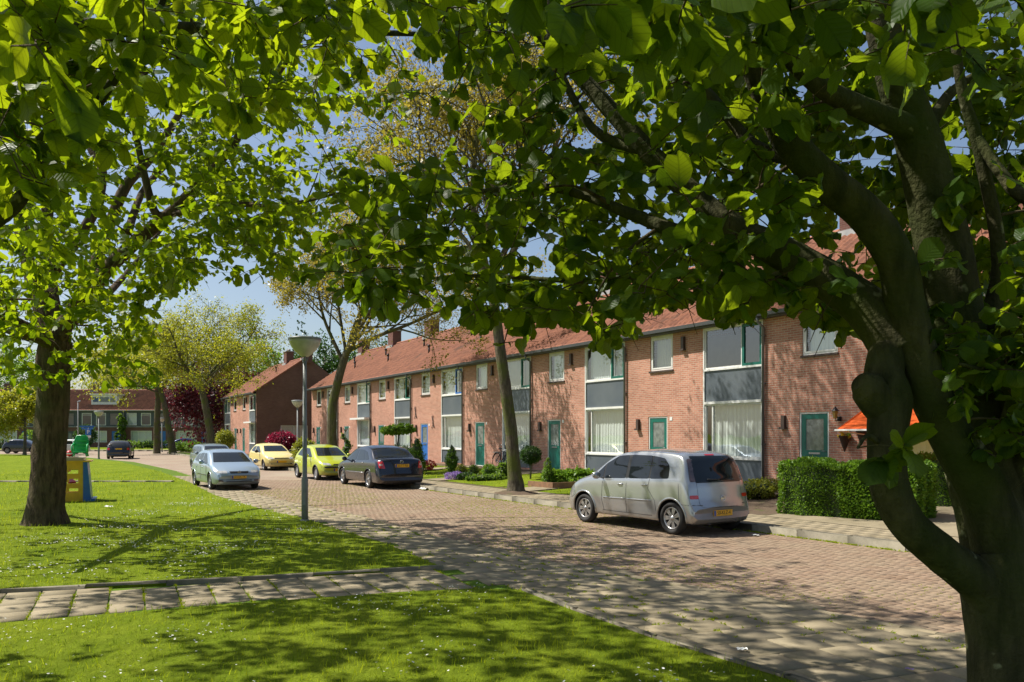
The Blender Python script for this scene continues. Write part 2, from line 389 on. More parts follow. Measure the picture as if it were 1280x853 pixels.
def curtain(parent,x0,x1,z0,z1,y,mat='curtain',amp=.012,wl=.14,seed=0,part=None):
    rs=random.Random(seed); mb=MB()
    segs=[(x0,x1)] if not part else part
    for a,b in segs:
        n=max(4,int((b-a)/.02)); v=[]
        ph=rs.random()*6
        for i in range(n+1):
            x=a+(b-a)*i/n; yy=y+amp*math.sin(2*math.pi*x/wl+ph)+amp*.6*math.sin(2*math.pi*x/(wl*.41)+ph*2)
            v+= [(x,yy,z0),(x,yy+.01,z1)]
        mb.add(v,[(2*i,2*i+2,2*i+3,2*i+1) for i in range(n)],0,True)
    return mb.build('curtain',M[mat],parent)
def frame(mb,x0,x1,z0,z1,t,y0,y1,mi=0):
    mb.box(x0,x1,y0,y1,z1-t,z1,mi); mb.box(x0,x1,y0,y1,z0,z0+t,mi)
    mb.box(x0,x0+t,y0,y1,z0+t,z1-t,mi); mb.box(x1-t,x1,y0,y1,z0+t,z1-t,mi)
def chimney(root,x,y,z,s=1.0):
    mb=MB(); mb.box(x-.48*s,x+.48*s,y-.33,y+.33,z-.5,z+.95)
    c=mb.build('chimney',M['brick_dark'],root)
    mb=MB(); mb.box(x-.53*s,x+.53*s,y-.38,y+.38,z+.95,z+1.03); mb.build('cap',M['lead'],c)
    for dx in (-.25,.05,.3):
        mb=MB(); mb.lathe([(.09,0),(.09,.16),(.07,.16),(.07,.0)],10,c=(x+dx*s,y,z+1.03)); mb.build('pot',M['sill'],c)
    mb=MB(); mb.box(x-.55*s,x+.55*s,y-.45,y-.331,z-.42,z-.1); mb.build('flashing',M['lead'],c)
    return c
def small_window(root,fx,x0,x1,z0,z1,mat='white',cur='curtain',seed=0,y=.0,tilt=False,part=None):
    a,b=sorted((fx(x0),fx(x1)))
    mb=MB(); frame(mb,a+.003,b-.003,z0+.003,z1-.003,.055,y+.03,y+.10); frame(mb,a+.06,b-.06,z0+.06,z1-.13,.05,y+.02,y+.075)
    mb.box(a+.06,b-.06,y+.035,y+.09,z1-.128,z1-.06)
    w=mb.build('window',M[mat],root)
    mb=MB(); mb.quad((a+.1,y+.055,z0+.1),(b-.1,y+.055,z0+.1),(b-.1,y+.055,z1-.17),(a+.1,y+.055,z1-.17)); mb.build('pane',M['glass'],w)
    mb=MB(); mb.box(a-.03,b+.03,y-.05,y+.10,z0-.06,z0-.002); mb.build('sill',M['sill'],w)
    if cur: curtain(w,a+.1,b-.1,z0+.1,z1-.15,y+.2,cur,seed=seed,part=[(p*(b-a)+a,q*(b-a)+a) for p,q in part] if part else None)
    return w
def door_part(root,fx,x0,x1,z1,mat,seed=0):
    a,b=sorted((fx(x0),fx(x1)))
    mb=MB(); mb.box(a,a+.05,.02,.10,0,z1); mb.box(b-.05,b,.02,.10,0,z1); mb.box(a+.05,b-.05,.02,.10,z1-.05,z1)
    mb.box(a,b,-.06,.10,-.02,.03)
    fr=mb.build('door_frame',M['white'],root)
    d0,d1=a+.055,b-.055; zt=z1-.055
    mb=MB(); y0,y1=.035,.08; gz=1.05
    mb.box(d0,d0+.14,y0,y1,.035,zt); mb.box(d1-.14,d1,y0,y1,.035,zt); mb.box(d0+.14,d1-.14,y0,y1,zt-.14,zt)
    mb.box(d0+.14,d1-.14,y0,y1,.035,.2); mb.box(d0+.14,d1-.14,y0,y1,gz-.12,gz+.02)
    n=5; w=(d1-d0-.28)/n
    for i in range(n): mb.box(d0+.14+i*w+.003,d0+.14+(i+1)*w-.003,y0+.01,y1-.01,.2,gz-.12)
    dr=mb.build('door',M[mat],root)
    mb=MB(); mb.box(d0+.14,d1-.14,.05,.06,gz+.02,zt-.14); mb.build('pane',M['frost'],dr)
    mb=MB(); mb.box(d0+.25,d1-.25,y0-.012,y0,gz-.09,gz-.04); mb.build('letter_slot',M['steel'],dr)
    mb=MB(); mb.tube([(d1-.06,y0,gz),(d1-.06,y0-.05,gz),(d1-.17,y0-.05,gz)],.01,6); mb.build('handle',M['steel'],dr)
    return dr
def terrace_house(c,zf,label,group,door='green',case='green',mir=False,seed=0,ends=(False,False),chim='left',up='curtain',low='curtain',upart=None,wbrick='brick',gable_win=False,sidebrick='brick_brown',hood=False,vents=2):
    root=thing('terraced_house',label,'house',facade_pt(c,zf),RZ,group)
    W=UW; fx=(lambda x:W-x) if mir else (lambda x:x)
    mb=MB()
    opens=[(1.28,2.44,3.71,4.95),(1.18,2.16,-.02+.02,2.13),(3.88,6.34,.05,5.10)]
    wall_mesh(mb,W,EAVE,opens,x0=.003,z0=-.5,mir=mir)
    for x,e in ((.003,ends[0]),(W-.003,ends[1])):
        mi=1
        if e and gable_win:
            # gable with one opening, in the x = const plane
            gy0,gy1,gz0,gz1=2.0,4.3,.75,2.3
            def q(ya,yb,za,zb): mb.quad((x,ya,za),(x,yb,za),(x,yb,zb),(x,ya,zb),mi)
            q(0,gy0,-.5,EAVE); q(gy1,DEP,-.5,EAVE); q(gy0,gy1,-.5,gz0); q(gy0,gy1,gz1,EAVE)
            mb.add([(x,0,EAVE),(x,DEP,EAVE),(x,HALF,EAVE+RISE-.03)],[(0,1,2)],mi)
        else:
            mb.add([(x,0,-.5),(x,DEP,-.5),(x,DEP,EAVE),(x,HALF,EAVE+RISE-.03),(x,0,EAVE)],[(0,1,2,3,4)],mi)
    mb.quad((0,DEP,-.5),(W,DEP,-.5),(W,DEP,EAVE),(0,DEP,EAVE),1)
    mb.box(.02,W-.02,.12,DEP-.1,2.5,2.7,2); mb.quad((0,.1,-.02),(W,.1,-.02),(W,DEP,-.02),(0,DEP,-.02),2)
    mb.quad((.01,3.6,0),(W-.01,3.6,0),(W-.01,3.6,EAVE),(.01,3.6,EAVE),2)
    wall=mb.build('wall',[M[wbrick],M[sidebrick] if any(ends) else M['brick'],M['plaster']],root)
    roof_part(root,W,EAVE)
    # gutter and fascia
    mb=MB(); mb.box(0,W,-.24,-.02,EAVE-.30,EAVE-.26)
    g=[(-.30,0),(-.315,-.10),(-.41,-.10),(-.42,0.01)]
    vs=[(0,y,EAVE-.16+z) for y,z in g]+[(W,y,EAVE-.16+z) for y,z in g]
    mb.add(vs,[(0,1,5,4),(1,2,6,5),(2,3,7,6)]); mb.box(0,W,-.29,-.24,EAVE-.30,EAVE-.18)
    mb.build('gutter',M['dark_zinc'],root)
    px=fx(6.40)
    mb=MB(); mb.tube([(px,-.34,EAVE-.26),(px,-.30,EAVE-.40),(px,-.07,EAVE-.55),(px,-.07,-.1)],.042,8)
    for z in (1.2,3.0,4.4): mb.box(px-.055,px+.055,-.09,0,z,z+.03)
    mb.build('downpipe',M['zinc'],root)
    if gable_win:
        x=W-.003 if ends[1] else .003; sg=1 if ends[1] else -1
        Mx=Matrix.Translation((x,0,0))@Matrix.Rotation(math.pi/2*sg,4,'Z')
        mb=MB(); 
        for bx in ((2.0,4.3,.03,.1,.75,.81),(2.0,4.3,.03,.1,2.24,2.3),(2.0,2.06,.03,.1,.81,2.24),(4.24,4.3,.03,.1,.81,2.24),(3.1,3.16,.03,.1,.81,2.24)):
            mb.box(*bx,M=Mx if sg>0 else Mx)
        w=mb.build('window',M['white'],root)
        mb=MB(); mb.box(2.06,4.24,.06,.065,.81,2.24,M=Mx); mb.build('pane',M['glass'],w)
        mb=MB(); mb.box(2.06,4.24,.16,.17,.81,2.24,M=Mx); mb.build('curtain',M['curtain'],w)
    # small upper window and the door below it
    small_window(root,fx,1.28,2.44,3.71,4.95,seed=seed,cur='curtain' if seed%3 else 'curtain_drape')
    door_part(root,fx,1.18,2.16,2.13,door)
    # ---- window bay
    a,b=sorted((fx(3.88),fx(6.34)))
    mb=MB(); mb.box(a,a+.05,-.02,.09,.05,5.10); mb.box(b-.05,b,-.02,.09,.05,5.10)
    mb.box(a+.05,b-.05,-.02,.09,3.53,3.59); mb.box(a+.05,b-.05,-.02,.09,.73,.79); mb.box(a+.05,b-.05,-.01,.09,4.86,4.92)
    mb.box(a+.05,b-.05,-.04,.09,2.47,2.55)
    if hood: mb.box(a-.25,b+.05,-.45,-.041,2.50,2.62)
    mb.build('bay_frame',M['white'],root)
    for q in ((.02,2.55,3.53),(.02,.05,.73),(.005,4.92,5.10)):
        mb=MB(); mb.box(a+.05,b-.05,q[0],.08,q[1],q[2]); mb.build('panel',M['panel'],root)
    # upper: fixed pane and opening casement
    s0,s1=a+.05,b-.05; cs=s1-.78 if not mir else s0+.78
    fa,fb=(s0,cs) if not mir else (cs,s1); ca,cb=(cs,s1) if not mir else (s0,cs)
    mb=MB(); frame(mb,fa,fb,3.59,4.86,.045,.01,.07); w=mb.build('window',M['white'],root)
    mb=MB(); mb.quad((fa+.04,.045,3.63),(fb-.04,.045,3.63),(fb-.04,.045,4.82),(fa+.04,.045,4.82)); mb.build('pane',M['glass'],w)
    if up: curtain(w,fa+.03,fb-.03,3.6,4.85,.22,up,seed=seed+5,part=[(fa+p*(fb-fa),fa+q*(fb-fa)) for p,q in upart] if upart else None)
    mb=MB(); frame(mb,ca,cb,3.59,4.86,.085,-.005,.06); w=mb.build('casement',M[case],root)
    mb=MB(); mb.quad((ca+.08,.035,3.67),(cb-.08,.035,3.67),(cb-.08,.035,4.78),(ca+.08,.035,4.78)); mb.build('pane',M['glass'],w)
    if up and seed%2: curtain(w,ca+.03,cb-.03,3.6,4.85,.22,up,seed=seed+6)
    # lower
    mu=s0+.34 if not mir else s1-.34
    mb=MB(); frame(mb,s0,s1,.79,2.47,.05,.01,.08); mb.box(mu-.025,mu+.025,.012,.078,.84,2.42); w=mb.build('window',M['white'],root)
    mb=MB(); mb.quad((s0+.04,.045,.83),(s1-.04,.045,.83),(s1-.04,.045,2.43),(s0+.04,.045,2.43)); mb.build('pane',M['glass'],w)
    if low: curtain(w,s0+.03,s1-.03,.8,2.46,.24,low,seed=seed+9,amp=.014,wl=.17)
    # wall fittings
    mb=MB(); mb.box(fx(2.98)-.06,fx(2.98)+.06,-.10,0,4.35,4.75); mb.box(fx(2.98)-.09,fx(2.98)+.09,-.13,0,4.29,4.35)
    mb.build('bird_box' if False else 'wall_vent',M['sill'],root)
    mb=MB(); mb.box(fx(.66)-.06,fx(.66)+.06,-.09,0,1.72,2.05); mb.box(fx(.66)-.10,fx(.66)+.10,-.13,-.0,1.66,1.72); mb.build('wall_lamp',M['sill'],root)
    mb=MB(); mb.box(fx(2.35)-.06,fx(2.35)+.06,-.012,0,1.98,2.10); mb.build('number_plate',M['white'],root)
    # roof fittings
    if chim:
        chimney(root,.02 if chim=='left' else W-.02,HALF,EAVE+RISE)
    sl=RISE/HALF
    for i in range(vents):
        vx=(2.2,5.1,3.7)[i]; vy=(2.7,1.7,2.2)[i]; vz=EAVE+vy*sl
        mb=MB(); mb.tube([(vx,vy,vz-.05),(vx,vy,vz+.38)],.06,8); mb.tube([(vx,vy,vz+.38),(vx,vy-.02,vz+.50)],[.10,.085],8)
        v=mb.build('roof_vent',M['black'],root)
        mb=MB(); mb.box(vx-.2,vx+.2,vy-.28,vy+.1,vz+.045-.1,vz+.06-.02,M=None); 
    return root
G_T='terraced houses along the right side of the street'
kz=[62.4-5.55*k for k in range(10)]
houses=[
 dict(label='terraced house at the far left end of the long row, past the lime car',door='green',seed=1,ends=(True,False),low='curtain'),
 dict(label='terraced house with a white hood over its bay and a spiral topiary in front',door='green',seed=2,hood=True),
 dict(label='terraced house behind the umbrella shaped clipped tree with the blue door to its right',door='green',seed=3,upart=[(0,.55)],hood=False),
 dict(label='terraced house with bright blue front door and blue framed upper casement',door='blue',case='blue',seed=4),
 dict(label='terraced house with green door and a bicycle leaning on its brick wall',door='green',seed=5,up='blind',upart=[(.0,1)]),
 dict(label='terraced house with green door between the street tree and the silver car',door='green',seed=7),
 dict(label='terraced house directly behind the parked silver people carrier',door='green',seed=9,up=None,low='curtain'),
 dict(label='terraced house with orange awning and hanging flower baskets beside its green door',door='green',seed=10,up=None),
 dict(label='terraced house mostly hidden behind the foreground tree trunk at the right edge',door='green',seed=11),
]
HS=[]
for i,h in enumerate(houses):
    kw=dict(h); lb=kw.pop('label'); HS.append(terrace_house(21.5,kz[i],lb,G_T,**kw))
# wrought iron ornament on the wall of the blue-door house
def scroll(root,x,z):
    mb=MB()
    for s in (1,-1):
        pts=[(x+s*(.05+.12*t/9*math.cos(t*.7)),-.03,z+.35-.08*t+.05*math.sin(t*.8)) for t in range(10)]
        mb.tube(pts,.014,5)
    mb.tube([(x-.15,-.03,z+.3),(x+.2,-.03,z-.3)],.014,5)
    mb.build('wall_ornament',M['black'],root)
scroll(HS[3],.55,2.75); scroll(HS[3],2.85,2.2); scroll(HS[2],5.9,-.0) if False else None
# lantern by the door of the awning house
r=HS[7]
mb=MB(); mb.box(2.5,2.56,-.10,0,1.86,1.98); mb.tube([(2.53,-.1,1.9),(2.53,-.2,1.86),(2.53,-.22,1.95)],.012,6)
ln=mb.build('lantern',M['black'],r)
mb=MB(); mb.lathe([(.05,0),(.085,.2)],6,c=(2.53,-.22,1.93),smooth=False); mb.build('glass',pm('lantern_glass',(.35,.22,.05),rough=.2),ln)
mb=MB(); mb.lathe([(.11,.2),(.04,.28),(.0,.33)],6,c=(2.53,-.22,1.93),smooth=False); mb.build('lid',M['black'],ln)
# orange awning over the next bay (fixed to the house)
r=HS[8]
def awning(root,x0,x1,z0,z1,out):
    mb=MB(); n=24; v=[]
    for i in range(n+1):
        x=x0+(x1-x0)*i/n
        for j in range(7):
            t=j/6; v.append((x,-.02-out*t, z1+(z0-z1)*t-.05*math.sin(math.pi*t)+.008*math.sin(x*5+t*4)))
    fs=[(i*7+j,(i+1)*7+j,(i+1)*7+j+1,i*7+j+1) for i in range(n) for j in range(6)]
    mb.add(v,fs,0,True)
    for xx in (x0,x1):   # side cheeks
        mb.add([(xx,-.02,z1),(xx,-.02-out,z0),(xx,-.02,z0)],[(0,1,2)],0)
    a=mb.build('awning',leafmat('awning_cloth',(.75,.13,.03),(.78,.16,.04),(.7,.16,.04),(.7,.16,.04),.35,.8,.1),root)
    mb=MB(); mb.box(x0-.02,x1+.02,-.06-out,-.02-out,z0-.03,z0+.01); mb.build('front_rail',M['white'],a)
    for xa,xb in ((x0+.05,x0+.03),(x1-.05,x1-.03)):
        mb=MB(); mb.tube([(xa,-.02,z0-.2),(xb,-.0-out,z0-.03)],.015,6); mb.build('arm',M['white'],a)
awning(HS[7],3.85,6.4,1.62,2.55,1.9)
# ---------------------------------------------------------------- second block, gable end towards the camera
G_B='two houses of the short block with the brown gable end'
b2=terrace_house(18.3,66.4+2*5.55,'left house of the short block, yellow green ball topiary in front',G_B,mir=True,seed=21,ends=(True,False),chim=None,vents=1)
b1=terrace_house(18.3,66.4+5.55,'right house of the short block with big dark brown gable end and window',G_B,seed=22,ends=(False,True),gable_win=True,chim='right',hood=True,vents=1)
chimney(b1,.6,HALF,EAVE+RISE)
# dark edge tiles on the gable verge
mb=MB()
sl=RISE/HALF
mb.add([(UW-.05,-.34,EAVE-.34*sl-.02),(UW+.09,-.34,EAVE-.34*sl-.02),(UW+.09,HALF,EAVE+RISE-.02),(UW-.05,HALF,EAVE+RISE-.02),
        (UW-.05,-.34,EAVE-.34*sl+.10),(UW+.09,-.34,EAVE-.34*sl+.10),(UW+.09,HALF,EAVE+RISE+.10),(UW-.05,HALF,EAVE+RISE+.10)],
       [(0,3,2,1),(4,5,6,7),(0,1,5,4),(1,2,6,5),(3,0,4,7)])
mb.build('verge',M['tiles'],b1)
# ---------------------------------------------------------------- the row across the end of the street
G_R='terraced houses across the far end of the street'
def far_house(x,label,seed,dormer=False,blue=True,mir=False):
    root=thing('terraced_house',label,'house',(x,115,.1),0,G_R)
    W=6.458; E=5.5; fx=(lambda v:W-v) if mir else (lambda v:v)
    low=(.9,3.9,.7,2.35); dr=(4.6,5.9,.0,2.3)
    mb=MB(); wall_mesh(mb,W,2.95,[low,dr],x0=.003,z0=-.5,mir=mir)
    for xx in (.003,W-.003): mb.add([(xx,0,-.5),(xx,DEP,-.5),(xx,DEP,E),(xx,HALF,E+RISE),(xx,0,E)],[(0,1,2,3,4)])
    mb.quad((0,DEP,-.5),(W,DEP,-.5),(W,DEP,E),(0,DEP,E)); mb.box(.02,W-.02,.13,DEP-.1,2.7,2.8,1); mb.quad((.01,3.5,0),(W-.01,3.5,0),(W-.01,3.5,E),(.01,3.5,E),1)
    mb.build('wall',[M['brick_dark'],M['plaster']],root)
    roof_part(root,W,E)
    up=[(.35,1.75,3.15,4.9),(2.4,3.8,3.15,4.9),(4.3,5.7,3.15,4.9)]
    mb=MB(); wall_mesh(mb,W,E-.1,up,y=-.05,z0=2.97,x0=.003,mir=mir); 
    for k in range(1,22): mb.box(k*W/22-.012,k*W/22+.012,-.064,-.051,2.97,3.12)
    mb.build('upper_cladding',M['slate_board'],root)
    mb=MB(); mb.box(0,W,-.12,.0,2.88,2.96); mb.build('ledge',M['lead'],root)
    rs=random.Random(seed)
    for i,(a,b,c,d) in enumerate(up):
        a,b=sorted((fx(a),fx(b))); mb=MB(); frame(mb,a,b,c,d,.07,-.07,.02); mb.box(a+.07,b-.07,-.06,.02,d-.3,d-.25)
        w=mb.build('window',M['white'] if i<2 or rs.random()<.4 else M['slate_board'],root)
        mb=MB(); mb.quad((a+.07,-.02,c+.07),(b-.07,-.02,c+.07),(b-.07,-.02,d-.07),(a+.07,-.02,d-.07)); mb.build('pane',M['glass'],w)
        if rs.random()<.5: curtain(w,a+.05,b-.05,c,d,.2,'curtain',seed=i)
    a,b=sorted((fx(low[0]),fx(low[1]))); mb=MB(); frame(mb,a,b,low[2],low[3],.07,.01,.1); mb.box((a*2+b)/3,(a*2+b)/3+.06,.02,.09,.77,2.28); mb.box((a+2*b)/3,(a+2*b)/3+.06,.02,.09,.77,2.28)
    w=mb.build('window',M['white'],root); mb=MB(); mb.quad((a,.05,.75),(b,.05,.75),(b,.05,2.3),(a,.05,2.3)); mb.build('pane',M['glass'],w)
    curtain(w,a+.05,b-.05,.75,2.3,.24,'curtain',seed=seed)
    a,b=sorted((fx(dr[0]),fx(dr[1]))); mb=MB(); mb.box(a,b,.03,.08,0,2.3); d=mb.build('door',M['blue'] if blue else M['slate_board'],root)
    mb=MB(); mb.box(a+.25,a+.65,.02,.03,1.1,2.0); mb.build('pane',M['frost'],d)
    mb=MB(); mb.box(0,W,-.42,-.3,E-.3,E-.17); mb.build('gutter',M['lead'],root)
    mb=MB(); mb.tube([(W-.08,-.34,E-.3),(W-.08,-.13,E-.5),(W-.08,-.13,0)],.05,6); mb.build('downpipe',M['lead'],root)
    if dormer:
        mb=MB(); mb.box(1.2,4.9,.9,3.4,E+.65,E+2.05); mb.box(1.05,5.05,.7,3.6,E+2.05,E+2.25)
        dm=mb.build('dormer',M['white'],root)
        for q,(p0,p1) in enumerate(((1.45,2.2),(2.4,3.75),(3.95,4.65))):
            mb=MB(); mb.box(p0,p1,.86,.895,E+1.05,E+1.75); mb.build('pane',pm('dormer_glass',(.06,.12,.22),rough=.08) if q==0 else M['frost'],dm)
    chimney(root,0.02,HALF,E+RISE) if seed%2 else None
    return root
FL=['far end-of-street house at the left, behind the thick left trunk','far house with dark upper cladding and the white flat roofed dormer on its roof',
    'far house right of the dormer house with a blue door','far house behind the two thin trunks','far house beside the dark purple beech tree','far house behind the purple beech tree']
x0=-85.6+.0
# dormer sits at picture x 118-148
xs=[-67.2-6.458*3,-67.2-6.458*2,-67.2-6.458,-67.2+.0,-67.2+6.458,-67.2+2*6.458,-67.2+3*6.458,-67.2+4*6.458]
lab=['far end-of-street house seen at the left edge behind the sapling','far end-of-street house second from the left edge beside the sapling','far end-of-street house directly behind the thick left trunk',
     'far house behind the parking sign and tall thin lamp column','far house with the white flat roofed dormer in its tiled roof','far house just right of the dormer house, before the purple beech',
     'far house half covered by the purple beech','far house wholly behind the purple beech, beside the short block']
for i,x in enumerate(xs): far_house(x-1.4,lab[i],31+i,dormer=(i==4),mir=False,blue=i!=3)
# ---------------------------------------------------------------- cars
def paint(name,c,metal=.35,rough=.28):
    m,nt,b=newmat(name); b.inputs['Metallic'].default_value=metal; b.inputs['Roughness'].default_value=rough
    b.inputs['Coat Weight'].default_value=.8; b.inputs['Coat Roughness'].default_value=.03
    p=pos(nt,True); sx=N(nt,'ShaderNodeSeparateXYZ'); L(nt,p,sx.inputs[0])
    dust=ramp(nt,sx.outputs[2],.55,.15); n=noise(nt,p,9,5,.7)
    mu=N(nt,'ShaderNodeMath'); mu.operation='MULTIPLY'; L(nt,dust,mu.inputs[0]); L(nt,n,mu.inputs[1])
    L(nt,mixc(nt,mu.outputs[0],c,(.22,.19,.15)),b.inputs['Base Color']); return m
M['tyre']=pm('tyre_rubber',(.018,.018,.018),(.03,.029,.027),rough=.85,sc=8)
M['rim']=pm('alloy_rim',(.55,.55,.56),(.42,.42,.42),rough=.3,metal=.8)
M['rim_dull']=pm('wheel_cover',(.32,.32,.33),rough=.45,metal=.5)
m,nt,b=newmat('car_glass'); b.inputs['Base Color'].default_value=(.012,.016,.018,1); b.inputs['Roughness'].default_value=.03; b.inputs['Specular IOR Level'].default_value=.55; M['car_glass']=m
M['lamp_clear']=pm('headlight_glass',(.42,.42,.40),(.6,.6,.58),sc=12,rough=.08,coat=1,metal=.2)
M['lamp_smoke']=pm('dark_lamp',(.05,.035,.035),(.13,.09,.09),sc=10,rough=.1,coat=1)
M['lamp_red']=pm('red_lamp',(.42,.008,.012),(.55,.02,.02),sc=14,rough=.12,coat=1)
M['lamp_orange']=pm('orange_lamp',(.6,.2,.02),rough=.15,coat=1)
M['plate']=pm('plate_yellow',(.72,.40,.012),(.68,.37,.012),rough=.35)
M['plate_blue']=pm('plate_blue',(.01,.06,.35),rough=.35)
M['ink']=pm('black_ink',(.012,.012,.012),rough=.5)
M['chrome']=pm('chrome',(.7,.7,.7),rough=.12,metal=1)
M['rubber']=pm('rubber_trim',(.03,.03,.032),rough=.6)
def curve_fn(pts,smooth=True):
    xs=np.array([p[0] for p in pts],float); zs=np.array([p[1] for p in pts],float)
    d=np.diff(zs)/np.diff(xs); mm=np.zeros(len(xs)); mm[0]=d[0]; mm[-1]=d[-1]
    for i in range(1,len(xs)-1):
        mm[i]=0 if d[i-1]*d[i]<=0 else 2*d[i-1]*d[i]/(d[i-1]+d[i])
    def f(x):
        i=int(np.clip(np.searchsorted(xs,x)-1,0,len(xs)-2)); h=xs[i+1]-xs[i]; t=(x-xs[i])/h; t=min(max(t,0),1)
        return (2*t**3-3*t*t+1)*zs[i]+(t**3-2*t*t+t)*h*mm[i]+(-2*t**3+3*t*t)*zs[i+1]+(t**3-t*t)*h*mm[i+1]
    return f
def text_mesh(txt,size,mat,parent,name='lettering'):
    cu=bpy.data.curves.new(name,'FONT'); cu.body=txt; cu.size=size; cu.align_x='CENTER'; cu.align_y='CENTER'; cu.extrude=.001
    tmp=bpy.data.objects.new('tmp',cu); C.objects.link(tmp)
    dg=bpy.context.evaluated_depsgraph_get(); me=bpy.data.meshes.new_from_object(tmp.evaluated_get(dg)); 
    bpy.data.objects.remove(tmp); bpy.data.curves.remove(cu)
    me.name=name; me.materials.clear(); me.materials.append(mat)
    o=bpy.data.objects.new(name,me); link(o,parent); return o
S_RIM=.69
def make_wheel(root,x,y,R,w,rimmat,nsp=7,side=1,cover=False):
    """wheel facing +y*side"""
    Rm=R*S_RIM
    Mx=Matrix.Translation((x,y,R))@Matrix.Rotation(-math.pi/2*side,4,'X')
    mb=MB(); mb.lathe([(.0,-.06),(Rm*.98,-.06),(Rm*.98,-.10)],24,M=Mx); hub=mb.build('wheel',M['black'],root)
    mb=MB(); hw=w/2
    mb.lathe([(Rm,-hw-.04),(R-.025,-hw-.04),(R,-hw-.01),(R,.0),(R-.02,.035),(R-.055,.05),(Rm+.012,.035),(Rm,.015),(Rm-.005,-.05)],36,M=Mx)
    mb.build('tyre',M['tyre'],hub)
    mb=MB(); mb.lathe([(Rm-.004,-.05),(Rm,.02),(Rm-.018,.028),(Rm-.03,.01),(Rm-.035,-.05)],36,M=Mx)
    mb.lathe([(.0,.030),(.03,.028),(.045,.012),(.06,.0),(.06,-.05)],20,M=Mx)
    if cover: mb.lathe([(Rm-.02,.012),(.05,.02),(0,.02)],32,M=Mx)
    for k in range(nsp):
        a=2*math.pi*k/nsp; 
        for da in ((-.13,.13) if not cover else (0,)):
            c0,s0=math.cos(a+da*.3),math.sin(a+da*.3); c1,s1=math.cos(a+da),math.sin(a+da)
            hw0,hw1=.020,.022
            p=[]
            for (c,s,r,h,zz) in ((c0,s0,.03,hw0,.012),(c1,s1,Rm-.02,hw1,.012)):
                for q in (-1,1):
                    for z2 in (zz,-.03): p.append(Mx@Vector((c*r-s*q*h,s*r+c*q*h,z2)))
            mb.add(p,[(0,2,6,4),(1,5,7,3),(0,4,5,1),(2,3,7,6),(0,1,3,2),(4,6,7,5)])
    mb.build('rim',rimmat,hub)
    return hub
def car(name,label,cat,loc,rz,spec,group=None,scale=1.0):
    root=thing(name,label,cat,loc,rz,group,scale=scale)
    S=dict(W=1.70,zb=.20,R=.30,crown=.035,tumble=.17,noser=.55,tailr=.30)
    S.update(spec); Lc=S['L']; W=S['W']
    top=curve_fn(S['top']); belt=curve_fn(S['belt'])
    def hw(x):
        f=1.0
        if x<S['noser']: u=1-x/S['noser']; f-=.17*u**2.4
        if x>Lc-S['tailr']: u=1-(Lc-x)/S['tailr']; f-=.085*u**2.2
        return W/2*f
    zb=S['zb']
    def section(x):
        w=hw(x); zt=top(x); e0=min(1,x/.12); e1=min(1,(Lc-x)/.10)
        b=zb+.12*(1-e0)**1.5+.10*(1-e1)**1.5
        zs=min(belt(x),zt-.05); zs=max(zs,b+.15)
        zt=max(zt,zs+.05)
        g=zt-zs; wt=.955*w-S['tumble']*g/.5
        m1=b+.30*(zs-b); m2=b+.62*(zs-b)
        P=[(0,b),(.6*w,b),(.90*w,b+.01),(.965*w,b+.06),(.985*w,m1),(1.0*w,(m1+m2)/2),(.998*w,m2),(.985*w,zs-.06),(.968*w,zs)]
        for t in (.3,.6): P.append((.955*w+(wt-.955*w)*t*1.0+.012*math.sin(math.pi*t), zs+(g-.05)*t))
        P+= [(wt,zt-.055),(wt-.05,zt-.018),(wt-.16,zt),(wt*.5,zt+S['crown']*.7),(0,zt+S['crown'])]
        out=[]
        q=[Vector((p[0],p[1],0)) for p in P]; sp,_=spline(q,[0]*len(q),3)
        return [(p.x,p.y) for p in sp]
    st=[0,.012,.03,.06,.1,.15,.2,.27,.35]+list(np.arange(.43,Lc-.75,.055))+list(np.arange(Lc-.75,Lc-.12,.03))+[Lc-.12,-.09+Lc,Lc-.06,Lc-.04,Lc-.02,Lc-.007,Lc]
    V=[];Fc=[]; n=None
    for x in st:
        s=section(x); s=[(max(y,0),z) for y,z in s]
        n=len(s); ring=[(y,z) for y,z in s]+[(-y,z) for y,z in reversed(s[1:-1])]
        for y,z in ring:
            bul=0
            V.append((Lc/2-x,y,z))
    n=len(ring)
    # bow nose and tail so they are round in plan
    V=np.array(V); X=V[:,0]; Y=V[:,1]; Z=V[:,2]
    dn=np.clip(1-(Lc/2-X)/.6,0,1); X-=dn*.16*(np.abs(Y)/(W/2))**2.2*1.0
    dt=np.clip(1-(X+Lc/2)/.6,0,1); X+=dt*.10*(np.abs(Y)/(W/2))**2.4
    V[:,0]=X
    mb=MB(); fs=[((i+1)*n+k,(i+1)*n+(k+1)%n,i*n+(k+1)%n,i*n+k) for i in range(len(st)-1) for k in range(n)]
    fs+=[tuple(range(n)),tuple((len(st)-1)*n+k for k in range(n-1,-1,-1))]
    mb.add([tuple(v) for v in V],fs,0,True)
    pmat=S['paint']
    body=mb.build('body',[pmat,M['black']],root)
    bvh=BVHTree.FromPolygons([Vector(v) for v in mb.v],mb.f)
    R=S['R']; xw=[Lc/2-S['ax1'],Lc/2-S['ax2']]
    # wheel arches
    cut=MB(); Ra=R+.055
    for x in xw:
        for s in (1,-1):
            Mx=Matrix.Translation((x,s*(W/2-.16),R))@Matrix.Rotation(math.pi/2,4,'X')
            cut.lathe([(0,-.24),(Ra,-.24),(Ra,.24),(0,.24)],40,M=Mx,smooth=False)
    cm=bpy.data.meshes.new('cut'); cm.from_pydata(cut.v,[],cut.f)
    bm=bmesh.new(); bm.from_mesh(cm); bmesh.ops.remove_doubles(bm,verts=bm.verts,dist=1e-5); bmesh.ops.recalc_face_normals(bm,faces=bm.faces); bm.to_mesh(cm); bm.free()
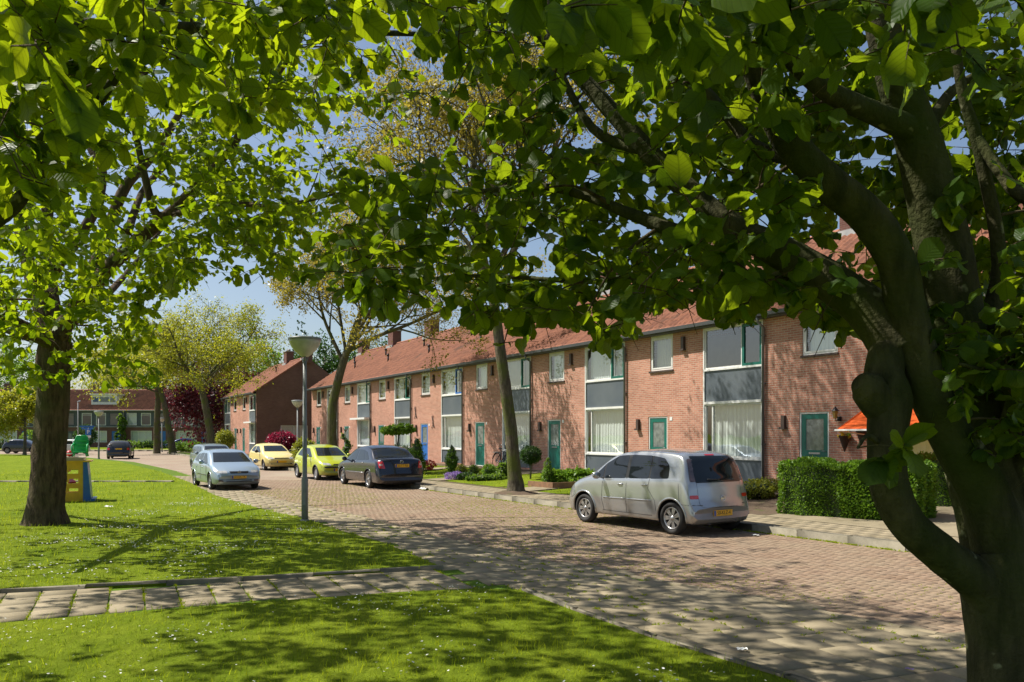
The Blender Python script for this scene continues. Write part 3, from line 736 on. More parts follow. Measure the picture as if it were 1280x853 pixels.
    bm=bmesh.new(); bm.from_mesh(body.data); bmesh.ops.remove_doubles(bm,verts=bm.verts,dist=1e-5); bmesh.ops.recalc_face_normals(bm,faces=bm.faces); bm.to_mesh(body.data); bm.free()
    co=bpy.data.objects.new('cut',cm); C.objects.link(co)
    md=body.modifiers.new('b','BOOLEAN'); md.object=co; md.operation='DIFFERENCE'; md.solver='EXACT'
    root_m=root.matrix_world.copy()
    # evaluate in local space: cutter and body share an unparented frame for the moment
    body.parent=None
    dg=bpy.context.evaluated_depsgraph_get(); me=bpy.data.meshes.new_from_object(body.evaluated_get(dg))
    body.modifiers.clear(); body.data=me; me.name='body'; body.parent=root
    bpy.data.objects.remove(co); bpy.data.meshes.remove(cm)
    bm=bmesh.new(); bm.from_mesh(me)
    for f in bm.faces:
        c=f.calc_center_median(); f.smooth=True
        for x in xw:
            d=math.hypot(c.x-x,c.z-R)
            if d<Ra-.002+.0 and abs(c.y)<W/2-.05 or (abs(d-Ra)<.012 and abs(f.normal.y)<.3 and abs(c.y)<W/2-.02): f.material_index=1; f.smooth=False
        if f.normal.z<-.8 and c.z<zb+.05: f.material_index=1
    for e in bm.edges:
        if len(e.link_faces)==2 and e.calc_face_angle(0)>math.radians(38): e.smooth=False
    bm.to_mesh(me); bm.free()
    def ray(o,d):
        h=bvh.ray_cast(Vector(o),Vector(d)); return h[0],h[1]
    def side_pt(x,z,s,off=.004):
        h,nn=ray((Lc/2-x,s*3,z),(0,-s,0))
        if h is None: return None
        return h+Vector((0,s*off,0))
    def end_pt(y,z,s,off=.004):      # s=+1 front
        h,nn=ray((s*6,y,z),(-s,0,0))
        if h is None: return None
        return h+Vector((s*off*1.2,0,off*.8))
    def patch(name,poly,fn,mat,parent=root,rings=7,sub=5,rnd=.0,flip=False,k=3):
        # smooth the corners a little, then fill with rings
        n0=len(poly); out=[]
        for i in range(n0):
            a=Vector(poly[i-1]);b=Vector(poly[i]);c=Vector(poly[(i+1)%n0])
            ra=min(rnd,(a-b).length*.45); rc=min(rnd,(c-b).length*.45)
            if rnd>0:
                p=b+(a-b).normalized()*ra; q=b+(c-b).normalized()*rc
                for t in (0,.25,.5,.75,1): out.append(p*(1-t)**2+b*2*t*(1-t)+q*t*t)
            else: out.append(b)
        sub_=[]
        for i in range(len(out)):
            a=out[i];b=out[(i+1)%len(out)]; m_=max(1,int((b-a).length/.07))
            for j in range(m_): sub_.append(a.lerp(b,j/m_))
        cx=sum((p for p in sub_),Vector((0,0)))/len(sub_)
        pts=[fn(cx.x,cx.y)]; 
        if pts[0] is None: return None
        m_=len(sub_)
        for r in range(1,rings+1):
            for p in sub_:
                q=cx.lerp(p,r/rings); h=fn(q.x,q.y)
                if h is None:
                    h=pts[-1]
                pts.append(h)
        f=[(0,1+i,1+(i+1)%m_) for i in range(m_)]
        for r in range(rings-1):
            b=1+r*m_; f+=[(b+i,b+m_+i,b+m_+(i+1)%m_,b+(i+1)%m_) for i in range(m_)]
        mb=MB(); mb.add(pts,f,0,True); o=mb.build(name,mat,parent)
        o.data.validate(); return o
    def seam(name,pts,fn,mat,r=.006,parent=root,sub=6):
        P=[]
        for i in range(len(pts)-1):
            for j in range(sub):
                t=j/sub; P.append(fn(pts[i][0]*(1-t)+pts[i+1][0]*t, pts[i][1]*(1-t)+pts[i+1][1]*t))
        P.append(fn(*pts[-1])); P=[p for p in P if p is not None]
        if len(P)<2: return
        mb=MB(); mb.tube(P,r,5); return mb.build(name,mat,parent)
    Sd={1:lambda x,z:side_pt(x,z,1),-1:lambda x,z:side_pt(x,z,-1)}
    Fr=lambda y,z:end_pt(y,z,1); Rr=lambda y,z:end_pt(y,z,-1)
    for s in (1,-1):
        for poly in S['side_windows']: patch('side_window',poly,Sd[s],M['car_glass'],rnd=.05)
        for poly in S.get('pillars',[]): patch('window_pillar',poly,lambda x,z,s=s: side_pt(x,z,s,.002),M['black'])
        flush=lambda x,z,s=s: side_pt(x,z,s,-.004)
        for ln in S.get('seams',[]): seam('door_seam',ln,flush,M['rubber'],.008)
        for ln in S.get('trim',[]): seam('side_trim',ln,lambda x,z,s=s: side_pt(x,z,s,.0),S.get('trimmat',M['rubber']),.014)
        for hx,hz in S.get('handles',[]):
            p=side_pt(hx,hz,s,.02)
            if p is not None:
                mb=MB(); mb.tube([p+Vector((-.08,-s*.02,0)),p+Vector((-.05,0,.004)),p+Vector((.05,0,0)),p+Vector((.08,-s*.02,0))],.014,6); mb.build('door_handle',S.get('handlemat',pmat),root)
        for x in xw:      # arch lips
            P=[]
            for i in range(25):
                a=math.pi*(-.06+1.12*i/24); h=side_pt(Lc/2-(x+math.cos(a)*(Ra+.012)),R+math.sin(a)*(Ra+.012),s,-.004)
                if h is not None: P.append(h)
            mb=MB(); mb.tube(P,S.get('lip',.014),6); mb.build('wheel_arch',S.get('lipmat',pmat),root)
        for x in xw: make_wheel(root,x,s*(W/2-.055),R,.19,S.get('rimmat',M['rim_dull']),S.get('nsp',6),s,S.get('cover',False))
        # mirror
        mx,mz=S['mirror']; p=side_pt(mx,mz,s,0)
        if p is not None:
            mb=MB(); mb.tube([p,p+Vector((0,s*.10,.02))],.02,6)
            prof=[(0,-.09),(.045,-.085),(.075,-.04),(.082,.02),(.06,.08),(0,.09)]
            Mx=Matrix.Translation(p+Vector((.02,s*.17,.06)))@Matrix.Rotation(math.pi/2,4,'X')@Matrix.Scale(.7,4,(1,0,0))
            mb.lathe(prof,14,M=Mx); mb.build('wing_mirror',S.get('mirrormat',pmat),root)
    for nm,poly,mat in S.get('rear',[]):
        for sg in ((1,-1) if poly[0]=='both' else (1,)):
            pl=[(y*sg,z) for y,z in (poly[1:] if poly[0]=='both' else poly)]
            patch(nm,pl,Rr,M[mat] if isinstance(mat,str) else mat,rnd=.03)
    for nm,poly,mat in S.get('front',[]):
        for sg in ((1,-1) if poly[0]=='both' else (1,)):
            pl=[(y*sg,z) for y,z in (poly[1:] if poly[0]=='both' else poly)]
            patch(nm,pl,Fr,M[mat] if isinstance(mat,str) else mat,rnd=.03)
    for ln,r_ in S.get('rear_seams',[]): seam('tailgate_seam',ln,lambda y,z:end_pt(y,z,-1,-.004),M['rubber'],r_)
    for ln,r_ in S.get('front_seams',[]): seam('bonnet_seam',ln,lambda y,z:end_pt(y,z,1,-.004),M['rubber'],r_)
    for end,z,txt in S.get('plates',[]):
        h=end_pt(0,z,end,.0); x=h.x+end*.012
        mb=MB(); mb.box(x-.006,x+.006,-.26,.26,z-.055,z+.055); pl=mb.build('number_plate',M['plate'],root)
        yb=.235*(1 if end<0 else -1)
        mb=MB(); mb.box(x-.008*1,x+.008,min(yb*.83,yb*1.07),max(yb*.83,yb*1.07),z-.05,z+.05); mb.build('blue_band',M['plate_blue'],pl)
        if txt:
            t=text_mesh(txt,.105,M['ink'],pl)
            t.matrix_local=Matrix.Translation((x+end*.0075,-.02*(-end),z))@Matrix.Rotation(math.pi/2*end,4,'Z')@Matrix.Rotation(math.pi/2,4,'X')@Matrix.Scale(.9,4,(1,0,0))
    if 'badge' in S:
        end,z=S['badge']; h=end_pt(0,z,end,.0); Mx=Matrix.Translation(h+Vector((end*.01,0,0)))@Matrix.Rotation(math.pi/2,4,'Y')
        mb=MB(); r=.055
        mb.tube([Mx@Vector((r*math.cos(a*math.pi/8),r*math.sin(a*math.pi/8),0)) for a in range(17)],.007,6)
        mb.box(h.x+end*.008-.004,h.x+end*.008+.004,-r,r,z-.008,z+.008); mb.build('badge',M['chrome'],root)
    if S.get('wiper'):
        a,b=S['wiper']; pa=end_pt(*a,-1,.02); pb=end_pt(*b,-1,.02)
        mb=MB(); mb.tube([pa,pa.lerp(pb,.5)+Vector((-.015,0,0)),pb],.009,5); mb.build('wiper',M['black'],root)
    if S.get('antenna'):
        ax=S['antenna']; mb=MB(); z=top(ax)+.03; mb.tube([(Lc/2-ax,0,z),(Lc/2-ax-.25,0,z+.22)],[.008,.003],5); mb.build('aerial',M['black'],root)
    mb=MB(); mb.box(-Lc/2+.25,Lc/2-.35,-W/2+.35,W/2-.35,zb-.03,zb+.06); mb.tube([(-Lc/2+.5,.35,zb-.01),(-Lc/2+.06,.35,zb+.0)],.03,8); mb.build('underbody',M['black'],root)
    return root
# ---- shapes
def hatch_spec(L=4.11,W=1.71,Hh=1.42,cowl=1.02,ax1=.86,ax2=3.47,R=.30,tail='hatch',nose=.66,hood=.95,**kw):
    if tail=='hatch':
        top=[(0,.46),(.03,.60),(.10,nose),(.35,nose+.12),(cowl-.1,hood),(cowl+.02,hood+.06),(cowl+.80,Hh-.07),(cowl+1.15,Hh-.01),(cowl+1.7,Hh),(L-.80,Hh-.06),(L-.62,Hh-.13),(L-.22,.98),(L-.13,.86),(L-.05,.68),(L,.50)]
    elif tail=='estate':
        top=[(0,.46),(.03,.60),(.10,nose),(.35,nose+.12),(cowl-.1,hood),(cowl+.02,hood+.06),(cowl+.80,Hh-.07),(cowl+1.15,Hh-.01),(cowl+1.9,Hh),(L-.50,Hh-.04),(L-.38,Hh-.09),(L-.16,.95),(L-.10,.84),(L-.05,.68),(L,.50)]
    else:
        top=[(0,.46),(.03,.60),(.10,nose),(.35,nose+.12),(cowl-.1,hood),(cowl+.02,hood+.06),(cowl+.85,Hh-.07),(cowl+1.25,Hh-.01),(cowl+1.7,Hh),(cowl+2.3,Hh-.08),(L-.70,1.06),(L-.62,1.035),(L-.30,1.03),(L-.14,.99),(L-.07,.80),(L-.04,.66),(L,.50)]
    S=dict(L=L,W=W,top=top,belt=[(0,.52),(.3,.70),(cowl,.86),(L-.4,.93),(L,.60)],ax1=ax1,ax2=ax2,R=R,mirror=(cowl+.48,.93))
    S.update(kw); return S
def std_windows(cowl,L,Hh,kind):
    t=Hh-.115
    a=[(cowl+.28,.935),(cowl+.92,t-.02),(cowl+1.22,t),(cowl+1.22,.945)]
    if kind=='sedan': return [a,[(cowl+1.30,.95),(cowl+1.30,t),(cowl+1.85,t-.03),(cowl+2.10,.97)],[(cowl+2.15,.975),(cowl+1.92,t-.05),(cowl+2.15,t-.10),(cowl+2.50,1.0)]]
    if kind=='estate': return [a,[(cowl+1.30,.95),(cowl+1.30,t),(cowl+2.0,t-.01),(cowl+2.15,.96)],[(cowl+2.22,.965),(cowl+2.08,t-.01),(L-.55,t-.04),(L-.36,.99)]]
    if kind=='three': return [[(cowl+.28,.935),(cowl+.9,t-.02),(cowl+1.35,t),(cowl+1.35,.945)],[(cowl+1.43,.95),(cowl+1.43,t),(L-.85,t-.04),(L-.60,1.0)]]
    return [a,[(cowl+1.30,.95),(cowl+1.30,t),(cowl+1.80,t-.02),(cowl+2.0,.97)],[(cowl+2.05,.975),(cowl+1.88,t-.03),(L-.80,t-.06),(L-.58,1.02)]]
def windscreen(cowl,Hh,w=.66): return [('windscreen',[(-w,.985),(w,.985),(w-.13,Hh-.10),(-w+.13,Hh-.10)],'car_glass')]
G_C='cars parked along the street'
U=Vector((RU[0],RU[1],0))      # along the street, towards the camera
def heading(v): return math.atan2(v[1],v[0])
# silver people carrier, tail towards the camera
sil=paint('silver_paint',(.43,.45,.46),.6,.2)
mpv=dict(L=4.04,W=1.70,R=.315,zb=.22,ax1=.80,ax2=3.43,crown=.03,tumble=.125,noser=.6,tailr=.25,paint=sil,lip=.022,
 top=[(0,.50),(.03,.66),(.10,.76),(.35,.89),(.75,1.01),(.92,1.06),(1.70,1.50),(2.05,1.57),(2.6,1.60),(3.2,1.575),(3.55,1.53),(3.66,1.46),(3.84,1.10),(3.90,.98),(3.94,.76),(3.97,.66),(4.04,.50)],
 belt=[(0,.60),(.4,.82),(1.0,.98),(2.5,1.03),(3.7,1.07),(4.04,.62)],
 side_windows=[[(1.10,1.01),(1.42,1.02),(1.42,1.28)],[(1.46,1.0),(1.46,1.31),(1.80,1.475),(2.12,1.50),(2.12,1.025)],[(2.21,1.03),(2.21,1.505),(2.80,1.50),(2.80,1.045)],[(2.84,1.045),(2.84,1.495),(3.15,1.455),(3.32,1.31),(3.35,1.07)]],
 seams=[[(1.42,.99),(1.40,.55),(1.46,.33)],[(2.165,1.03),(2.16,.33)],[(2.84,1.04),(2.80,.85),(3.0,.62),(3.02,.42)],[(1.42,.33),(2.9,.33)],[(3.62,.99),(3.66,.60)],[(3.66,.60),(3.97,.585)],[(.42,.83),(.50,.60),(.32,.52)]],
 pillars=[[(2.09,1.03),(2.24,1.035),(2.24,1.50),(2.09,1.495)],[(2.78,1.05),(2.86,1.055),(2.86,1.49),(2.78,1.495)],[(1.40,1.0),(1.49,1.0),(1.49,1.33),(1.40,1.27)]],
 trim=[[(1.45,.60),(2.13,.61)],[(2.19,.61),(2.90,.62)]],trimmat=sil,handles=[(1.98,.90),(2.70,.92)],mirror=(1.42,1.0),mirrormat=sil,rimmat=M['rim'],nsp=7,
 rear=[('rear_window',[(-.62,1.0),(.62,1.0),(.555,1.50),(-.555,1.50)],'car_glass'),('tail_light',['both',(.615,1.02),(.735,1.02),(.655,1.44),(.545,1.46)],'lamp_smoke'),
       ('reflector',['both',(.60,.70),(.79,.70),(.79,.77),(.60,.77)],'lamp_red'),('brake_light',[(-.13,1.51),(.13,1.51),(.13,1.535),(-.13,1.535)],'lamp_red')],
 rear_seams=[([(-.76,.585),(-.62,.575)],.006),([(.62,.575),(.76,.585)],.006),([(-.60,1.0),(-.60,.58),(-.52,.545),(.52,.545),(.60,.58),(.60,1.0)],.008),([(-.57,.655),(.57,.655)],.004)],
 front=windscreen(.92,1.60,.68)+[('headlight',['both',(.45,.70),(.78,.78),(.72,.86),(.45,.80)],'lamp_clear')],
 plates=[(-1,.42,'50-KLZ-4')],badge=(-1,.70),wiper=((0.03,1.04),(.34,1.05)))
hv=Vector((-.556,.831)); 
car('parked_car','silver people carrier parked at the right kerb, rear towards the viewer','car',(2.86,16.42,0),heading(hv),mpv,G_C,scale=.97)
# light blue hatchback facing the camera on the left
lb=paint('ice_blue_paint',(.33,.42,.50),.4,.3)
S=hatch_spec(paint=lb,cowl=1.05,ax1=.88,ax2=3.49,rimmat=M['rim_dull'],nsp=7)
S.update(side_windows=std_windows(1.05,4.11,1.42,'hatch'),handles=[(2.05,.80),(2.98,.82)],seams=[[(1.40,.90),(1.38,.4)],[(2.31,.92),(2.30,.32)],[(3.1,.95),(2.95,.6)]],trim=[[(1.3,.52),(2.95,.53)]],
 front=windscreen(1.05,1.42,.67)+[('headlight',['both',(.40,.60),(.74,.62),(.76,.70),(.42,.70)],'lamp_clear'),('grille',[(-.30,.60),(.30,.60),(.34,.68),(-.34,.68)],'black'),('lower_grille',[(-.45,.30),(.45,.30),(.45,.38),(-.45,.38)],'black'),('fog_light',['both',(.52,.31),(.70,.31),(.70,.38),(.52,.38)],'lamp_smoke')],
 plates=[(1,.475,'10-HX-TK')],badge=(1,.645),rear=[],mirrormat=lb)
hv=Vector((.544,-.84)); car('parked_car','pale metallic blue hatchback parked on the left road edge, nose towards the viewer','car',(-10.15,28.35,0),heading(hv),S,G_C,scale=.94)
# grey estate behind it
gp=paint('grey_green_paint',(.20,.25,.27),.4,.3)
S=hatch_spec(L=4.35,paint=gp,tail='estate',cowl=1.05,ax1=.88,ax2=3.55,Hh=1.46)
S.update(side_windows=std_windows(1.05,4.35,1.46,'estate'),front=windscreen(1.05,1.46,.67)+[('headlight',['both',(.42,.60),(.74,.62),(.76,.70),(.42,.70)],'lamp_clear'),('grille',[(-.30,.60),(.30,.60),(.34,.68),(-.34,.68)],'black')],plates=[(1,.47,'')],rear=[])
car('parked_car','grey green estate car half hidden behind the pale blue hatchback','car',(-15.3,41.0,0),heading(hv),S,G_C,scale=.95)
# yellow small hatchback
yp=paint('cream_yellow_paint',(.80,.66,.24),.0,.35)
S=hatch_spec(L=3.72,W=1.60,Hh=1.38,cowl=1.0,ax1=.72,ax2=3.02,R=.27,paint=yp,nose=.64,hood=.90)
S.update(side_windows=std_windows(1.0,3.72,1.38,'three'),front=windscreen(1.0,1.38,.62)+[('headlight',['both',(.42,.60),(.68,.61),(.68,.70),(.42,.68)],'lamp_clear'),('grille',[(-.38,.62),(.38,.62),(.38,.665),(-.38,.665)],'black'),('lower_grille',[(-.55,.32),(.55,.32),(.55,.38),(-.55,.38)],'black')],plates=[(1,.46,'')],rear=[],trim=[[(1.2,.5),(2.7,.5)]],mirrormat=M['black'])
car('parked_car','small pale yellow hatchback parked beside the round red bush','car',(-13.0,43.3,.0),heading(hv),S,G_C)
# lime yellow hatchback
lp=paint('lime_yellow_paint',(.50,.56,.03),.15,.3)
S=hatch_spec(L=3.73,W=1.61,Hh=1.42,cowl=.98,ax1=.76,ax2=3.2,R=.28,paint=lp,nose=.66,hood=.93,lipmat=M['rubber'],lip=.026)
S.update(side_windows=std_windows(.98,3.73,1.42,'three'),front=windscreen(.98,1.42,.62)+[('headlight',['both',(.36,.60),(.66,.64),(.66,.73),(.40,.70)],'lamp_clear'),('bumper_strip',[(-.72,.50),(.72,.50),(.72,.57),(-.72,.57)],'rubber'),('grille',[(-.28,.62),(.28,.62),(.28,.67),(-.28,.67)],'black')],plates=[(1,.43,'')],rear=[],mirrormat=lp,cover=True)
# front right wheel (-8.0,32.7), rear right (-9.2,34.6)
mid=Vector((-8.6,33.75)); c=mid+Vector((.84,.544))*.72
car('parked_car','lime yellow hatchback parked nose to nose with the dark saloon, behind the near lamp post','car',(c.x,c.y,0),heading(hv),S,G_C)
# dark blue saloon
dp=paint('dark_blue_paint',(.012,.016,.028),.3,.2)
S=hatch_spec(L=4.70,W=1.74,Hh=1.46,tail='sedan',cowl=1.12,ax1=.92,ax2=3.62,R=.31,paint=dp,nose=.68,hood=.97)
S.update(side_windows=std_windows(1.12,4.7,1.46,'sedan'),handles=[(2.2,.86),(3.1,.88)],handlemat=M['steel'],trim=[[(1.5,.52),(3.2,.53)]],trimmat=M['steel'],rimmat=M['rim'],nsp=5,
 rear=[('rear_window',[(-.60,1.08),(.60,1.08),(.50,1.35),(-.50,1.35)],'car_glass'),('tail_light',['both',(.60,.70),(.80,.72),(.80,.95),(.66,.96)],'lamp_red'),('reversing_light',['both',(.68,.80),(.78,.80),(.78,.87),(.68,.87)],'lamp_clear')],
 rear_seams=[([(-.66,.68),(-.55,.60),(.55,.60),(.66,.68)],.007)],plates=[(-1,.80,'23-TT-RB')],badge=(-1,.93),
 front=windscreen(1.12,1.46,.66),antenna=2.4)
mid=Vector((-5.9,29.2)); hb=Vector((-.51,.86)); c=mid+Vector((.86,.51))*.84
car('parked_car','dark blue saloon at the right kerb, boot and red tail lights towards the viewer','car',(c.x+.25,c.y-.3,0),heading(hb),S,G_C)
# far cars
S=hatch_spec(L=3.9,W=1.68,Hh=1.40,paint=paint('black_paint',(.015,.015,.017),.2,.2),cowl=1.0,ax1=.8,ax2=3.25)
S.update(side_windows=std_windows(1.0,3.9,1.40,'hatch'),front=[],rear=[('rear_window',[(-.56,1.0),(.56,1.0),(.46,1.27),(-.46,1.27)],'car_glass'),('tail_light',['both',(.58,.68),(.78,.70),(.74,.86),(.60,.86)],'lamp_red')],plates=[(-1,.78,'')])
car('parked_car','black hatchback seen from behind next to the second lamp post on the far lawn edge','car',(-30.9,63.2,0),heading(Vector((-.35,.93))),S,G_C)
S2=dict(S); S2['paint']=paint('royal_blue_paint',(.02,.035,.12),.3,.25); S2['rear']=[]; S2['plates']=[]
car('parked_car','dark blue car beyond the low far hedge, left of the grey estate','car',(-43.8,106,.0),heading(Vector((-1,-.15))),S2,G_C)
S3=dict(S2); S3['paint']=paint('navy_paint',(.015,.02,.035),.3,.25)
car('parked_car','dark car parked across the street at the left edge of the view','car',(-49.0,80.5,0),heading(Vector((1,0.05))),S3,G_C)
S4=dict(S2); S4['paint']=paint('white_car_paint',(.65,.67,.68),.0,.3)
car('parked_car','white car whose nose shows left of the thick tree trunk','car',(-43.9,77.5+1.5,0),heading(Vector((-1,0.02))),S4,G_C)
# ---------------------------------------------------------------- ground
def sheet(name,poly,z,mat,kind='structure',z0=None):
    mb=MB(); mb.prism(poly,z if z0 is None else z0,z,0); o=mb.build(name,mat); o['kind']=kind; return o
mb=MB()
n=40
mb.quad((-1500,-300,-.07),(1500,-300,-.07),(1500,2500,-.07),(-1500,2500,-.07)); o=mb.build('ground',M['grass']); o['kind']='structure'
# edge of the bricks, then edge of the lawn
brk=[(8,0),(6.2,4.2),(4.9,6.1),(4.18,7.2),(3.57,7.94),(2.87,8.98),(1.58,10.5),(.5,11.7),(-1.3,14.4),(-2.4,16.3),(-3.6,18.4),(-6.1,21.9),(-8.3,25.4),(-11.7,31.5),(-16.9,40.6),(-26,55),(-40,72),(-47,77)]
lawn=[(-.94,11),(-2.2,13.6),(-3.3,15.3),(-4.5,17.5),(-5.9,19.3),(-7.3,21.5),(-9.1,24.4),(-12.4,30.8),(-17.6,40),(-26.7,54.5),(-41,71.5),(-48,76)]
kerb=[(15,-1.5),(8.5,9),(6.23,12.67),(4.59,15.3),(0,22.2),(-3.07,27.2),(-10,38.9),(-24.3,63),(-34.5,80)]
road=[(8,-3)]+brk+[(-125,77),(-125,92),(45,92),(45,80)]+kerb[::-1]
sheet('road_far',road,-.012,M['road_far'])
tiles=[(6.3,-3),(8,-3)]+brk+[(-48,76)]+lawn[::-1]+[(-3.4,10.1),(-5.95,9.3),(-14,6.6),(-22,4.0),(-22,1.6),(-14,4.4),(-5,7.8),(-2.8,8.77),(-1.3,9.34),(-.4,9.56),(.1,9.45),(.63,8.37),(1.26,7.23),(2.05,6.03),(2.9,4.6),(4,2.5),(5,.5)]
sheet('pavement_bed',tiles,-.004,M['joint'])
lawn1=lawn[::-1]+[(-3.4,10.1),(-5.95,9.3),(-14,6.6),(-30,1.8),(-140,-2),(-140,76)]
lawn1=[(p[0],p[1]) for p in lawn1]
sheet('lawn',lawn1,.03,M['grass'],z0=-.05)
lawn2=[(-14,4.4),(-5,7.8),(-2.8,8.77),(-1.3,9.34),(-.4,9.56),(.1,9.45),(.63,8.37),(1.26,7.23),(2.05,6.03),(2.9,4.6),(4,2.5),(5,.5),(6.3,-3),(-30,-3),(-30,0)]
sheet('lawn',lawn2,.02,M['grass'],z0=-.05)
rs=random.Random(5)
def pavers(name,poly,lx,ly,ang,org,pattern,mat,z,gap,maxd=45,jit=.0025,drop=0.0):
    ca,sa=math.cos(ang),math.sin(ang); xs=[p[0] for p in poly]; ys=[p[1] for p in poly]
    V=[];Fc=[];col=[]
    loc=[((p[0]-org[0])*ca+(p[1]-org[1])*sa,-(p[0]-org[0])*sa+(p[1]-org[1])*ca) for p in poly]
    u0,u1=min(p[0] for p in loc),max(p[0] for p in loc); v0,v1=min(p[1] for p in loc),max(p[1] for p in loc)
    def put(a,b,c,d):
        cu,cv=(a+b)/2,(c+d)/2; X=org[0]+cu*ca-cv*sa; Y=org[1]+cu*sa+cv*ca
        if Y<3.0 or Y>maxd or abs(X)>Y*.68+2.2: return
        if not inpoly(X,Y,poly): return
        g=gap/2; dz=rs.uniform(-jit,jit); tx=rs.uniform(-jit,jit)*.7; r=rs.random(); base=len(V); ch=.006 if lx<.25 else .004
        for (uu,vv,zz) in ((a+g,c+g,z-.012),(b-g,c+g,z-.012),(b-g,d-g,z-.012),(a+g,d-g,z-.012),
                           (a+g+ch,c+g+ch,z+dz),(b-g-ch,c+g+ch,z+dz+tx),(b-g-ch,d-g-ch,z+dz+tx),(a+g+ch,d-g-ch,z+dz)):
            V.append((org[0]+uu*ca-vv*sa,org[1]+uu*sa+vv*ca,zz))
        for f in ((4,5,6,7),(0,1,5,4),(1,2,6,5),(2,3,7,6),(3,0,4,7)): Fc.append(tuple(i+base for i in f)); col.append(r)
    if pattern=='herring':
        s=ly; i0,i1=int(u0/s)-2,int(u1/s)+2; j0,j1=int(v0/s)-2,int(v1/s)+2
        for i in range(i0,i1):
            for j in range(j0,j1):
                m_=(i-j)%4
                if m_==0: put(i*s,(i+2)*s,j*s,(j+1)*s)
                elif m_==3: put(i*s,(i+1)*s,j*s,(j+2)*s)
    else:
        for j in range(int(v0/ly)-1,int(v1/ly)+2):
            off=(.5*lx if (j%2 and pattern=='running') else 0)
            for i in range(int(u0/lx)-2,int(u1/lx)+2): put(i*lx+off,(i+1)*lx+off,j*ly,(j+1)*ly)
    o=npmesh(name,V,Fc,mat,col=col); o['kind']='structure'; return o
brickpoly=[(8,0)]+brk[1:14]+[(-11.7,33),(-6.5,33)]+[(-3.07,27.2),(0,22.2),(4.59,15.3),(6.23,12.67),(8.5,9),(15,-1.5)]
ang=math.atan2(.8594,-.5113)
pavers('road',brickpoly,.2,.1,ang,(3,10),'herring',M['road_brick'],.002,.008,36)
strip=[p for p in tiles if True]
# tile pavement along the road: rows run with the road
tl1=[(6.3,-3),(8,-3)]+brk[:15]+lawn[::-1][3:]+[(-.3,9.7),(.1,9.45),(.63,8.37),(1.26,7.23),(2.05,6.03),(2.9,4.6),(4,2.5),(5,.5)]
pavers('pavement',tl1,.42,.42,math.atan2(.385,1),(2.0,6.2),'running',M['slab'],.010,.013,36,.0015)
tl2=[(-.94,11),(-3.4,10.1),(-5.95,9.3),(-14,6.6),(-22,4.0),(-22,1.6),(-14,4.4),(-5,7.8),(-2.8,8.77),(-1.3,9.34),(-.4,9.56),(-.3,9.7)]
pavers('footpath',tl2,.36,.42,math.atan2(.48,1),(-5.9,9.35),'stack',M['slab'],.010,.014,36,.003)
# narrow band of edging tiles between slabs and bricks, and concrete edging along the lawn
def edging(name,pts,w,h,z0,ln,mat,maxd=80,gap=.006,off=0):
    V=[];Fc=[];col=[]; P=[Vector((p[0],p[1],0)) for p in pts]
    for a,b in zip(P[:-1],P[1:]):
        d=(b-a); Ln=d.length; d.normalize(); nn=Vector((-d.y,d.x,0)); k=max(1,round(Ln/ln)); s=Ln/k
        for i in range(k):
            p=a+d*(i*s+gap/2)+nn*off; q=a+d*((i+1)*s-gap/2)+nn*off; base=len(V); c=min(.015,w*.2); dz=rs.uniform(-.004,.004); sh=rs.uniform(-.006,.006)
            for pt in (p,q):
                for (o_,z) in ((0,z0-.15),(0,z0+h-c),(c,z0+h),(w-c,z0+h),(w,z0+h-c),(w,z0-.15)):
                    V.append(tuple(pt+nn*(o_+sh)+Vector((0,0,z+dz))))
            r=rs.random()
            for j in range(5): Fc.append((base+j,base+j+1,base+6+j+1,base+6+j)); col.append(r)
            Fc.append((base,base+1,base+4,base+5)); col.append(r); Fc.append((base+1,base+2,base+3,base+4)); col.append(r)
            Fc.append((base+6,base+11,base+10,base+7)); col.append(r); Fc.append((base+7,base+10,base+9,base+8)); col.append(r)
    o=npmesh(name,V,Fc,mat,col=col); o['kind']='structure'; return o
edging('kerb',kerb,-.14,.115,0,1.0,M['kerb'])
edging('path_edging',[(-22,4.05),(-14,6.6),(-5.95,9.3),(-3.4,10.1),(-.94,11.0)],.06,.06,0,1.0,M['kerb'],off=.0)
edging('path_edging',brk[1:15],.10,.018,0,.30,M['slab'])
edging('path_edging',[(4,2.5),(2.9,4.6),(2.05,6.03),(1.26,7.23),(.63,8.37),(.1,9.45)],-.07,.028,0,1.0,M['kerb'])
edging('path_edging',[(-50,30.6),(-13.2,31.0)],.3,.075,0,1.0,M['kerb'])
# right pavement and gardens
u=Vector((RU[0],RU[1])); nrm=Vector((.8594,.5113))
def offs(pts,d): 
    out=[]
    for p in pts: out.append((p[0]+.8594*d,p[1]+.5113*d))
    return out
kin=offs(kerb,.14)
inner=offs(kerb,1.75)
sheet('pavement_right_bed' if False else 'pavement_bed',[*kin,*inner[::-1]],.112,M['joint'])
pavers('pavement',[*offs(kerb,.16),*offs(kerb,1.7)[::-1]],.30,.30,ang,(3,16),'running',M['slab'],.124,.006,50,.002)
def gz(X,Y):       # height of the garden ground
    d=(X-(21.5-.595*Y))*.8594     # negative in front of the wall
    k=5.2; t=1+d/k
    return .115+.23*min(max(t,0),1)
